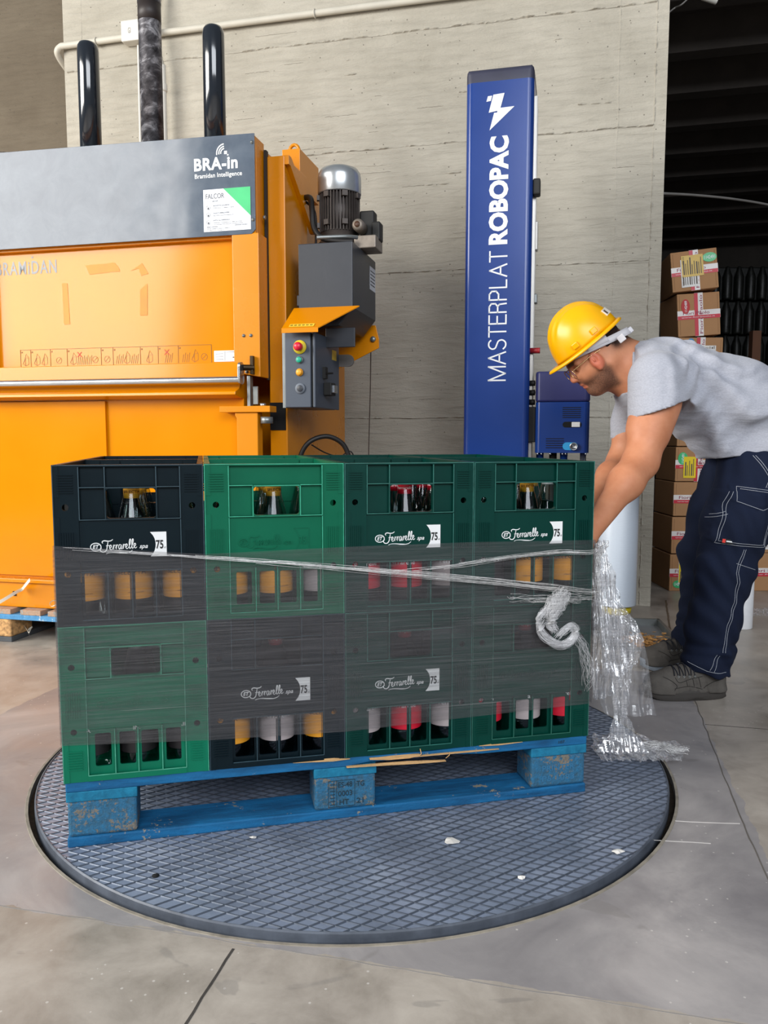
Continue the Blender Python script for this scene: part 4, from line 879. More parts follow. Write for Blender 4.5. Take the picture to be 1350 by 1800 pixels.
# film carriage
fc = thing('film_carriage', 'blue film carriage housing with navy lid beside the tall blue column', 'film carriage', (0.637, 3.33, 0), WY)
def rr_prism(x0, x1, y0, y1, r_, z0, z1, m, name, parent, bev=0): mb = MB(); mb.prism(rrect(x0, x1, y0, y1, r_, 6), 'z', z0, z1); return mb.build(name, m, parent, bevel=bev)
body = rr_prism(0, .222, 0, .17, .024, .806, 1.018, M_bl, 'housing', fc); rr_prism(-.001, .223, -.001, .171, .024, 1.019, 1.146, M_navy, 'lid', fc, .008)
for x0, z0, nn, st in ((.112, .952, 6, .0082), (.046, .826, 5, .0095)):
    mb = MB(); 
    for k in range(nn): mb.box(x0, x0+.074, -.0012, .001, z0+k*st, z0+k*st+.003)
    mb.build('vent_slots', MATS['hole_black'], body)
mb = MB(); mb.prism(rrect(.113, .190, .912, .936, .0119), 'y', -.0012, .001); mb.build('switch_recess', MATS['hole_black'], body); MB().box(.150, .184, -.006, .0, .9135, .9345).build('rocker_switch', M_print, body, bevel=.002)
mb = MB(); mb.prism(rrect(.115, .178, .818, .850, .0155), 'y', -.0022, -.0005); mb.build('cyan_tag', pm('cyan_plastic', '#2b9edb', .45), body)
mb = MB(); mb.lathe([(.0165, -.004), (.0165, -.014), (.012, -.014), (.0115, -.006), (0, -.006)], 20, (.160, 0, .833), 'y'); mb.build('tension_knob', M_steel, body)
for x in (.012, .028, .065, .115, .128, .21): mb = MB(); mb.lathe([(0, .798), (.004, .798), (.004, .806)], 10, (x, .006, 0)); mb.build('screw_head', M_steel, body)
for x, m_ in ((.02, M_bl2), (.075, M_rub), (.12, M_bl2)): mb = MB(); mb.lathe([(.016, .16), (.016, .806)], 14, (x, .06, 0)); mb.build('stretch_roller', m_, fc)
mb = MB(); mb.lathe([(.013, .16), (.013, .806)], 16, (.20, .05, 0)); mb.build('chrome_roller', M_steel, fc)
MB().box(-.04, .24, -.0, .15, .13, .16).build('roller_plate', M_bl2, fc, bevel=.003); MB().box(.10, .40, -.05, .06, .70, .725).build('reel_arm', M_bl2, fc, bevel=.003); MB().box(-.045, .0, .02, .12, .85, 1.0).build('slide_block', M_rub, fc, bevel=.003)
MB().box(-.06, .0, .03, .10, .13, .17).build('slide_block', M_rub, fc)
M_rollm = pm('pale_wound_film', '#dbe6f2', .25, 0, .04, 60, .2, 120, stretch=(1, 1, 30), coat=.3)
RX, RY = .962, 3.2
rl = thing('film_roll', 'tall roll of white stretch film on the wrapping machine, yellow cap below', 'film roll', (RX, RY, .185))
mb = MB(); mb.lathe([(.0, .0), (.077, 0), (.078, .004), (.078, .496), (.077, .5), (.0, .5)], 48); mb.build('wound_film', M_rollm, rl)
mb = MB(); mb.lathe([(.03, -.003), (.062, -.003), (.062, .002)], 28); mb.build('core_rim', M_rub, rl)
mb = MB(); mb.lathe([(0, -.040), (.046, -.040), (.058, -.032), (.061, -.016), (.058, -.003), (0, -.003)], 28); mb.build('core_cap', pm('yellow_cap_plastic', '#e8d21c', .4), rl)
# ================================================================== FLOOR CHANNEL WITH LEAVES
ch = thing('floor_channel', 'shallow galvanised steel tray in the floor behind the film tail', 'steel tray', (.93, 3.20, FZ), WY+.10)
MB().box(0, .30, 0, .46, 0, .004).build('tray_bottom', pm('grey_tray', '#84878a', .6, .2), ch); MB().box(.29, .305, 0, .46, 0, .035).build('tray_side', M_zinc, ch, bevel=.001); MB().box(-.005, .01, 0, .46, 0, .035).build('tray_side', M_zinc, ch); MB().box(0, .30, .445, .46, 0, .035).build('tray_side', M_zinc, ch)
MB().box(.305, .335, -.02, .46, 0, .006).build('tray_flange', M_alu, ch)
mb = MB(); rnd = random.Random(9)
for k in range(170):
    x, y = rnd.gauss(.17, .06), rnd.gauss(.12, .06); x = min(max(x, .02), .28); y = min(max(y, .02), .42); z = .006+abs(rnd.gauss(.008, .006)); a = rnd.uniform(0, 6.3); l = rnd.uniform(.006, .016); q = MB().box(-l, l, -.004, .004, -.0006, .0006)
    q.xf(Matrix.Translation((x, y, z)) @ Matrix.Rotation(a, 4, 'Z') @ Matrix.Rotation(rnd.uniform(-.8, .8), 4, 'X')); mb.add(q.v, q.f)
o = mb.build('wood_chips', pm('dry_leaf_chips', '#b98a52', .9, 0, .5, 60), loc=(.93, 3.20, FZ), rot=(0, 0, WY+.10)); tag(o, 'brown wood chips and dry leaves lying in the steel tray', 'wood chips', kind='stuff')
# ================================================================== CARTONS AND STORE
M_card = pm('brown_cardboard', '#a87d55', .85, 0, .08, 5, .15, 80); M_tapew = pm('white_parcel_tape', '#ddd7d2', .4); M_tred = pm('red_tape_print', '#bf1f33', .45); M_tpur = pm('tape_maroon_print', '#8a2342', .5)
def carton(label, loc, rz, w, d, h, tilt=0., tape='both', extras=(), group='cartons stacked beyond the wall'):
    t = thing('carton', label, 'carton', loc, rz, group); t.rotation_euler = (0, tilt, rz)
    MB().box(0, w, 0, d, 0, h).build('box_body', M_card, t, bevel=.004)
    for xx in (.012, w-.0135): mb = MB(); mb.box(xx, xx+.0015, -.0006, .0, .01, h-.01); mb.build('fold_line', pm('card_crease', '#7d5a3b', .9), t)
    tw = .048
    if tape in ('both', 'h'):
        z = h*.5; tp = MB().box(-.001, w+.001, -.0012, .0, z-tw/2, z+tw/2).build('packing_tape', M_tapew, t)
        mb = MB(); mb.box(0, w, -.0018, -.0012, z-tw/2, z-.004); mb.build('tape_stripe', M_tred, tp)
        mb = MB(); put_text('www.fioripaolo.it', .02, 0, w-.05, .009, mb); mb.xf(front_M((0, -.0019, z-.0185))); mb.build('tape_print', M_tapew, tp, fixn=False)
        mb = MB(); put_text('Fiori Paolo', .03, 0, w*.62, .017, mb, bold=.004); mb.xf(front_M((0, -.0013, z+.001))); mb.build('tape_print', M_tpur, tp, fixn=False)
    if tape in ('both', 'v'):
        x = w*.5; tp = MB().box(x-tw/2, x+tw/2, -.0010, .0, -.001, h+.001).build('packing_tape', M_tapew, t)
        mb = MB(); mb.box(x-tw/2, x-.004, -.0014, -.0010, 0, h); mb.build('tape_stripe', M_tred, tp)
        mb = MB(); put_text('Fiori Paolo', 0, 0, h*.9, .016, mb, bold=.004); mb.xf(front_M((x+.020, -.0012, h*.05), roll=PI/2)); mb.build('tape_print', M_tpur, tp, fixn=False)
    for kind, x, z, w_, h_ in extras:
        c = {'yellow': '#d8b765', 'bright': '#e6c915', 'white': '#dedbd6', 'green': '#1c5a40', 'red': '#b52b2c', 'blue': '#2a85bd'}[kind]
        m = pm('sticker_'+kind, c, .6)
        if kind in ('green', 'red', 'blue'):
            mb = MB(); mb.prism([(x+w_/2*math.cos(2*PI*k/24), z+h_/2*math.sin(2*PI*k/24)) for k in range(24)], 'y', -.0026, -.0012); s = mb.build('round_sticker', m, t)
            if kind != 'blue':
                mb = MB(); tx = '1142491' if kind == 'green' else '1142489'
                if h_ > w_: put_text(tx, 0, 0, h_*.75, w_*.3, mb, bold=.01); mb.xf(front_M((x+w_*.17, -.0027, z-h_*.37), roll=PI/2))
                else: put_text(tx, 0, 0, w_*.75, h_*.4, mb, bold=.01); mb.xf(front_M((x-w_*.37, -.0027, z-h_*.2)))
                mb.build('sticker_number', M_print, s, fixn=False)
        else:
            y = -.0036 if kind == 'yellow' else (-.0034 if kind == 'bright' else -.0028); s = MB().box(x, x+w_, y, -.0012, z, z+h_).build('shipping_label', m, t); mb = MB(); r2 = random.Random(int(x*1000)+3)
            for k in range(max(2, int(w_/.012))):
                xx = x+.008+k*.0115
                if xx > x+w_-.006: break
                mb.box(xx, xx+(.004 if k % 3 else .007), y-.0004, y, z+.012, z+h_*r2.uniform(.55, .92))
            if kind in ('yellow', 'white'): q = MB(); put_text('COLLO', 0, 0, h_*.35, .008, q); q.xf(front_M((x+.014, y-.0006, z+h_*.6 if kind == 'yellow' else z+.008), roll=PI/2)); mb.add(q.v, q.f)
            mb.build('label_print', pm('label_grey_print', '#5a5046', .6), s, fixn=False)
    return t
CYY = 4.46
carton('topmost carton of the tall stack, tilted, with a yellow label over its tape', (1.598, CYY-.02, 1.668), -.13, .245, .30, .215, -.10, extras=(('green', .205, .168, .075, .05), ('yellow', .055, .075, .115, .115), ('white', .05, .02, .09, .15)))
carton('second carton from the top of the tall stack, with a red oval sticker', (1.645, CYY, 1.428), -.02, .235, .30, .235, -.07, extras=(('red', .045, .165, .048, .08),))
carton('third carton from the top of the tall stack, blue dot on its upper edge', (1.650, CYY, 1.222), -.02, .245, .30, .205, 0, 'v', extras=(('blue', .065, .175, .04, .05), ('white', .035, .13, .17, .03)))
carton('carton hidden behind the back of the stooping man in the tall stack', (1.66, CYY, 1.03), 0, .245, .30, .19, 0)
zs = [(.822, .205), (.622, .197), (.424, .196), (.208, .212), (FZ, .214)]
nm = ['carton with a bright yellow label just under the grey T-shirt', 'carton with green sticker and yellow label beside the man\'s thigh', 'plain taped carton third from the floor beside the dark trousers', 'carton second from the floor in the tall stack, small red label', 'lowest carton of the tall stack, green sticker near its corner']
ex = [(('bright', .035, .05, .08, .11),), (('green', .04, .13, .055, .07), ('bright', .045, .02, .07, .12)), (), (('white', .05, .02, .05, .05),), (('green', .05, .04, .06, .045), ('white', .05, .04, .07, .13), ('bright', .052, .05, .05, .11))]
for i, (z, h) in enumerate(zs): carton(nm[i], (1.658-.004*i, CYY, z), 0, .26, .32, h-.002, 0, 'h' if i != 1 else 'both', ex[i])
carton('upper carton behind the man\'s calf at the right edge of the photo', (2.09, CYY, .212), 0, .30, .32, .21, 0, 'both', (('white', .0, .02, .18, .17),))
carton('lower carton behind the man\'s calf at the right edge of the photo', (2.08, CYY, FZ), 0, .31, .32, .22, 0, 'h')
# wrapped pallets of bottles deep in the store
M_bag = pm('dark_bottle_plastic', '#0e0f0d', .4, 0, .6, 22, .6, 30, spec=.22); M_wrapblk = pm('black_shrink_wrap', '#121212', .18, 0, .3, 6, .8, 14)
for i, (x, y, w, nlay, mt, lab) in enumerate(((2.9, 7.1, .62, 8, M_bag, 'dark shrink-wrapped pallet of bottled water nearest the carton stack'), (3.62, 7.0, .34, 8, M_wrapblk, 'narrow black film-wrapped stack with bright glints in the dark store'), (4.05, 7.3, 1.0, 8, M_bag, 'dark shrink-wrapped pallet of bottled water at the right edge'))):
    t = thing('bottle_pallet', lab, 'wrapped pallet', (x, y, FZ), 0)
    for k in range(nlay):
        mb = MB(); h = .30
        if mt is M_bag:
            nb = int(w/.09)
            for b_ in range(nb): mb.lathe([(.040, k*h), (.043, k*h+.02), (.043, k*h+.2), (.02, k*h+.27), (.016, k*h+.295)], 10, ((b_+.5)*w/nb, .05, 0))
            mb.box(.01, w-.01, .06, .9, k*h, k*h+.29)
        else: mb.box(.012*(k % 2), w-.01*(k % 3), .01*(k % 2), .8, k*h, k*h+h-.008)
        mb.build('wrapped_layer', mt, t, bevel=.01)
tag(MB().box(0, .07, 0, .07, FZ, 1.75).build('wooden_post', pm('brown_post', '#5c3a26', .8, 0, .15, 6), loc=(3.05, 6.6, 0)), 'upright brown wooden post in front of the dark bottle pallets', 'post')
tag(hose([at(1162, 340, 4.35), at(1220, 343, 4.6), at(1290, 350, 4.9), at(1360, 362, 5.2), at(1480, 390, 5.6)], .007, 'overhead_cable', pm('grey_cable', '#7d7a76', .6), None), 'grey cable hanging across the dark doorway above the cartons', 'cable')
tag(hose([at(1176, 22, 4.4), at(1186, 14, 4.45), at(1198, 8, 4.4), at(1215, -8, 4.4)], .004, 'loose_wire', MATS['grey_cable'], None), 'thin loose wire at the top of the dark doorway corner', 'wire')
mb = MB(); mb.tube([tuple(at(1235, -6, 4.9)), tuple(at(1260, 2, 4.9))], .02, 10); tag(mb.build('lamp_end', M_pvcw), 'white end of a fitting at the very top of the dark doorway', 'lamp')
r2_ = thing('film_roll', 'white film roll standing on the floor behind the man\'s calves', 'film roll', (1.655, 3.60, FZ))
mb = MB(); mb.lathe([(0, 0), (.058, 0), (.06, .003), (.06, .50), (.0, .50)], 36); mb.build('wound_film', pm('white_wound_film', '#e3e4e6', .35, 0, .03, 40), r2_); mb = MB(); mb.lathe([(.03, .50), (.036, .503), (.036, .505), (.03, .506)], 20); mb.build('core', M_card, r2_)
# ================================================================== STRETCH FILM
def film_mat(name, veil, alpha, streak, gloss, sc=(1.5, 1.5, 90), rough=.25, var=.35):
    m, t, p = base_mat(name); t.n.remove(p); out = t.n['Material Output']; vec = t.coord(sc)
    n = t.noise(vec, 2.2, 5, .7, .3); n2 = t.noise(t.coord((4, 4, 240)), 1.7, 3, .6)
    a = t.math('MULTIPLY_ADD', t.ramp(n, [(.35, (0, 0, 0, 1)), (.68, (1, 1, 1, 1))]), streak, alpha)
    tr = t.new('ShaderNodeBsdfTransparent'); d = t.new('ShaderNodeBsdfDiffuse'); g = t.new('ShaderNodeBsdfGlossy')
    t.link(t.ramp(n2, [(.4, dark(veil, 1-var)), (.7, dark(veil, 1+var))]), d.inputs[0]); g.inputs['Roughness'].default_value = rough; g.inputs[0].default_value = (1, 1, 1, 1)
    tl = t.new('ShaderNodeBsdfTranslucent'); tl.inputs[0].default_value = veil; m0 = t.new('ShaderNodeMixShader'); m0.inputs[0].default_value = .3
    t.link(d.outputs[0], m0.inputs[1]); t.link(tl.outputs[0], m0.inputs[2])
    m1 = t.new('ShaderNodeMixShader'); t.link(a, m1.inputs[0]); t.link(tr.outputs[0], m1.inputs[1]); t.link(m0.outputs[0], m1.inputs[2])
    m2 = t.new('ShaderNodeMixShader'); m2.inputs[0].default_value = gloss; t.link(m1.outputs[0], m2.inputs[1]); t.link(g.outputs[0], m2.inputs[2]); t.link(m2.outputs[0], out.inputs[0])
    t.link(t.bump(n2, .25, .001), g.inputs['Normal']); return m
M_film = film_mat('tight_film', (.17, .165, .175, 1), .20, .20, .02)
M_film2 = film_mat('film_overlap', (.17, .165, .175, 1), .03, .16, .008)
M_rope = film_mat('bunched_film', (.95, .94, .92, 1), .40, .50, .20, (30, 30, 30), .2)
M_tail = film_mat('loose_clear_film', (.90, .90, .92, 1), .06, .50, .20, (45, 45, 9), .12)  # whitened creases; the white streaks also paint in specular glints
M_tail2 = film_mat('loose_clear_film_thin', (.85, .85, .88, 1), .03, .22, .10, (30, 30, 7), .10)
M_wisp = film_mat('white_film_wisp', (.95, .95, .96, 1), .28, .35, .10, (25, 25, 25), .3)
M_strk = film_mat('film_streaks', (.50, .49, .49, 1), .0, .0, .0)
_t = NT(M_strk); _m = [n for n in _t.n if n.type == 'MIX_SHADER']
_n = _t.noise(_t.coord((.9, .9, 150)), 2.0, 4, .6); _a = _t.ramp(_n, [(.60, (0, 0, 0, 1)), (.72, (.45, .45, .45, 1))]); _g = _t.ramp(_t.noise(_t.coord((2.5, 2.5, 5)), 1.5, 3), [(.4, (0, 0, 0, 1)), (.6, (1, 1, 1, 1))])
_f = _t.math('MULTIPLY', _a, _g); [_t.link(_f, x.inputs[0]) for x in _m if x.inputs[1].is_linked and x.inputs[1].links[0].from_node.type == 'BSDF_TRANSPARENT']
film = thing('stretch_film', 'clear stretch film wrapped round the crates with a crumpled tail on the right', 'stretch film', PO, PY)
XA, XB, YA, YB = -.0050, 1.2075, -.0058, .810
def perimeter():
    r_ = .006; pts = [(XA+(XB-XA)*i/24, YA) for i in range(25)]+[(XB+.001, YA+(YB-YA)*(i+.3)/8) for i in range(8)]+[(XB-(XB-XA)*i/8, YB) for i in range(9)]+[(XA-.001, YB-(YB-YA)*(i+.3)/8) for i in range(8)]
    return pts+[pts[0]]
def interp(x, xs, ys):
    return float(np.interp(x, xs, ys))
def wrap_sheet(name, lo, hi, m, off=0., nz=6):
    P = perimeter(); vs = []; n = len(P)
    for i, (x, y) in enumerate(P):
        a = min(max(x, 0), 1.2); zl, zh = interp(a, *lo), interp(a, *hi)
        ox = off*(1 if x > .6 else -1) if (x >= XB or x <= XA) else 0; oy = -off if y <= YA+.001 else (off if y >= YB else 0)
        for k in range(nz+1): vs.append((x+ox, y+oy+(0 if 0 < k < nz else 0), zl+(zh-zl)*k/nz))
    fs = [(i*(nz+1)+k, (i+1)*(nz+1)+k, (i+1)*(nz+1)+k+1, i*(nz+1)+k+1) for i in range(n-1) for k in range(nz)]
    mb = MB(); mb.add(vs, fs, True); return mb.build(name, m, film, fixn=False)
wrap_sheet('film_wrap', ([0, .3, .6, .9, 1.2], [.228, .214, .207, .217, .226]), ([0, .3, .6, .9, 1.2], [.650, .623, .629, .631, .627]), M_film)
wrap_sheet('film_wrap', ([0, .6, 1.2], [.23, .235, .26]), ([0, .3, .6, .9, 1.2], [.475, .47, .46, .455, .45]), M_film2, .0006)
wrap_sheet('film_wrap', ([0, .6, 1.2], [.40, .395, .42]), ([0, .3, .6, .964, 1.2], [.64, .612, .578, .530, .498]), M_film2, .0012)
wrap_sheet('film_wrap', ([0, .3, .6, .9, 1.2], [.228, .214, .207, .217, .226]), ([0, .3, .6, .9, 1.2], [.640, .613, .619, .621, .617]), M_strk, .0016)
def strands(path, n, rad, th, seed=1, flat=1.0, wav=7., seg=4):
    P = [Vector(p) for p in path]; mb = MB(); r2 = random.Random(seed); m = len(P)
    for k in range(n):
        a = r2.uniform(0, 2*PI); rr = math.sqrt(r2.random()); ph = r2.uniform(0, 100); out = []
        i0 = int(r2.uniform(0, m*.35)); i1 = m-int(r2.uniform(0, m*.35))
        for i in range(i0, i1):
            d = (P[min(i+1, m-1)]-P[max(i-1, 0)]).normalized(); up = Vector((0, 0, 1)); s = d.cross(up)
            if s.length < .1: s = Vector((1, 0, 0))
            s.normalize(); u2 = s.cross(d); R_ = rad[i] if isinstance(rad, list) else rad
            an = a+1.6*mnoise.noise(Vector((i*wav/m, ph, 0))); q = rr*(1+.5*mnoise.noise(Vector((i*wav/m, ph, 9))))
            out.append(P[i]+s*math.cos(an)*R_*q*flat+u2*math.sin(an)*R_*q)
        if len(out) > 2: mb.tube(out, [th*(.6+.8*abs(mnoise.noise(Vector((i*.5, ph, 3))))) for i in range(len(out))], seg, cap=False)
    return mb
def fp(a, z, b=-.018): return (a, b, z)
rope = cat3([fp(-.012, .648, -.014), fp(.3, .618), fp(.596, .584), fp(.964, .537), fp(1.19, .505), fp(1.225, .50, .03)], 14)
strands([tuple(v) for v in rope], 22, [.003+.010*(i/len(rope)) for i in range(len(rope))], .0005, 3, .35).build('film_rope', M_rope, film, fixn=False)
rope2 = cat3([fp(.70, .570), fp(.85, .580), (.98, -.018, .594), fp(1.1, .602), fp(1.20, .603), fp(1.235, .640, .10)], 12)
strands([tuple(v) for v in rope2], 12, .005, .0005, 8, .4).build('film_rope', M_rope, film, fixn=False)
rope3 = cat3([fp(.98, .50), fp(1.1, .49), fp(1.2, .485)], 12)
strands([tuple(v) for v in rope3], 14, .010, .0006, 18, .3).build('film_rope', M_rope, film, fixn=False)
iM = (Matrix.Translation(PO) @ Matrix.Rotation(PY, 4, 'Z')).inverted()
def L(p): return iM @ p
def onf(px, py, b=-.03):
    """point in the pallet frame where the measured photo coordinate meets the plane b"""
    c = Vector((0, 0, .87)); d = at(px, py, 1.)-c; c2 = iM @ c; d2 = iM.to_3x3() @ d; return c2+d2*((b-c2.y)/d2.y)
wp = cat3([onf(996, 1036), onf(985, 1052), onf(972, 1072), onf(968, 1095), onf(978, 1112)], 8); strands([tuple(v) for v in wp], 170, [.010+.014*math.sin(PI*min(1, i/len(wp)*1.1+.1)) for i in range(len(wp))], .00045, 21, .5).build('film_wisp', M_wisp, film, fixn=False)
wp = cat3([onf(960, 1085), onf(950, 1105), onf(962, 1122), onf(984, 1134), onf(1003, 1126), onf(1012, 1110), onf(1003, 1100), onf(988, 1112), onf(978, 1124)], 8); strands([tuple(v) for v in wp], 110, .0095, .0004, 22, .5).build('film_wisp', M_wisp, film, fixn=False)
wp = cat3([onf(1004, 1106), onf(1014, 1118), onf(1026, 1140), onf(1034, 1175), onf(1038, 1215)], 8); strands([tuple(v) for v in wp], 34, [.008+.014*i/len(wp) for i in range(len(wp)//1)], .0003, 23, .4).build('film_wisp', M_wisp, film, fixn=False)
wp = cat3([onf(950, 1110), onf(946, 1090), onf(955, 1075), onf(968, 1068)], 8); strands([tuple(v) for v in wp], 60, .008, .0004, 24, .5).build('film_wisp', M_wisp, film, fixn=False)
def crumple(rows, nu, sub, amp, seed, fx=120, fz=28, sharp=1., smooth=False):
    """crumpled sheet between left and right edge points, folds running down its length"""
    R_ = []
    for i in range(len(rows)-1):
        for k in range(sub): t = k/sub; R_.append([rows[i][j].lerp(rows[i+1][j], t) for j in range(2)])
    R_.append(list(rows[-1])); vs = []; r2 = random.Random(seed)
    for i, (A, B) in enumerate(R_):
        for j in range(nu+1):
            s = j/nu; p = A.lerp(B, s); q = Vector((p.x*fx, seed*3.7, p.z*fz))
            f = abs(mnoise.noise(q))*1.6+.6*abs(mnoise.noise(q*2.3+Vector((0, 0, i*.05))))-.7
            f += r2.uniform(-.12, .12)*sharp
            e = Vector((mnoise.noise(q*1.7+Vector((9, 0, 0)))*amp*.6, f*amp, mnoise.noise(q+Vector((0, 5, 0)))*amp*.4))
            if 0 < j < nu or True: p = p+e
            vs.append(tuple(p))
    w = nu+1; fs = []
    for i in range(len(R_)-1):
        for j in range(nu):
            a, b, c, d = i*w+j, i*w+j+1, (i+1)*w+j+1, (i+1)*w+j; fs += [(a, b, c), (a, c, d)] if (i+j) % 2 else [(a, b, d), (b, c, d)]
    mb = MB(); mb.add(vs, fs, smooth); return mb
def row(l, r_, y, Y1, Y2=None): return (L(at(l, y, Y1)), L(at(r_, y, Y2 or Y1)))
crumple([row(1050, 1066, 950, 2.2), row(1044, 1066, 975, 2.18), row(1042, 1074, 1010, 2.16), row(1041, 1084, 1055, 2.15), row(1040, 1100, 1100, 2.14), row(1040, 1112, 1145, 2.14), row(1040, 1096, 1185, 2.13), row(1041, 1078, 1216, 2.13), row(1042, 1062, 1228, 2.13)], 64, 8, .012, 1, 190, 8, .35, True).build('film_tail', M_tail, film, fixn=False)
crumple([row(1044, 1074, 990, 2.17), row(1050, 1090, 1060, 2.16), row(1060, 1118, 1095, 2.15), row(1062, 1128, 1125, 2.14), row(1060, 1118, 1165, 2.13), row(1066, 1100, 1182, 2.12)], 56, 8, .013, 5, 170, 9, .35, True).build('film_tail', M_tail, film, fixn=False)
crumple([row(1052, 1098, 1085, 2.13), row(1056, 1130, 1120, 2.12), row(1058, 1137, 1160, 2.11), row(1058, 1142, 1200, 2.10), row(1056, 1146, 1235, 2.10), row(1062, 1151, 1257, 2.09)], 40, 8, .012, 9, 34, 5, .1, True).build('film_tail', M_tail2, film, fixn=False)
crumple([row(1076, 1110, 1165, 2.10), row(1074, 1106, 1215, 2.08), row(1078, 1102, 1255, 2.07), row(1066, 1116, 1290, 2.06), row(1046, 1140, 1322, 2.04)], 34, 8, .012, 12, 110, 9, .3, True).build('film_tail', M_tail, film, fixn=False)
crumple([row(1040, 1130, 1290, 2.14), row(1038, 1150, 1304, 2.10), row(1042, 1172, 1320, 2.06), row(1056, 1172, 1336, 2.02)], 60, 7, .018, 14, 110, 80).build('film_heap', M_tail, film, fixn=False)
crumple([row(1108, 1190, 1303, 2.10), row(1100, 1198, 1314, 2.08), row(1104, 1206, 1326, 2.06), row(1130, 1198, 1336, 2.03)], 40, 6, .016, 15, 110, 70).build('film_heap', M_tail, film, fixn=False)
st = cat3([tuple(L(at(1100, 1318, 2.05))), tuple(L(at(1150, 1310, 2.07))), tuple(L(at(1185, 1318, 2.05))), tuple(L(at(1212, 1318, 2.05)))], 12); strands([tuple(v) for v in st], 34, .012, .0007, 31, 1.0, 11).build('film_wisp', M_rope, film, fixn=False)
st = cat3([tuple(L(at(1066, 956, 2.2))), tuple(L(at(1058, 965, 2.19))), tuple(L(at(1050, 985, 2.17))), tuple(L(at(1050, 1030, 2.15))), tuple(L(at(1056, 1100, 2.14)))], 12); strands([tuple(v) for v in st], 26, .009, .0007, 33, 1.0, 9).build('film_wisp', M_rope, film, fixn=False)
o = crumple([(at(1318, 1070, 3.9), at(1362, 1068, 3.9)), (at(1314, 1080, 3.85), at(1366, 1078, 3.85)), (at(1322, 1090, 3.8), at(1366, 1090, 3.8))], 30, 6, .022, 44, 80, 60).build('film_scrap', M_tail, fixn=False); tag(o, 'heap of crumpled clear film on the floor at the right edge', 'film scrap')
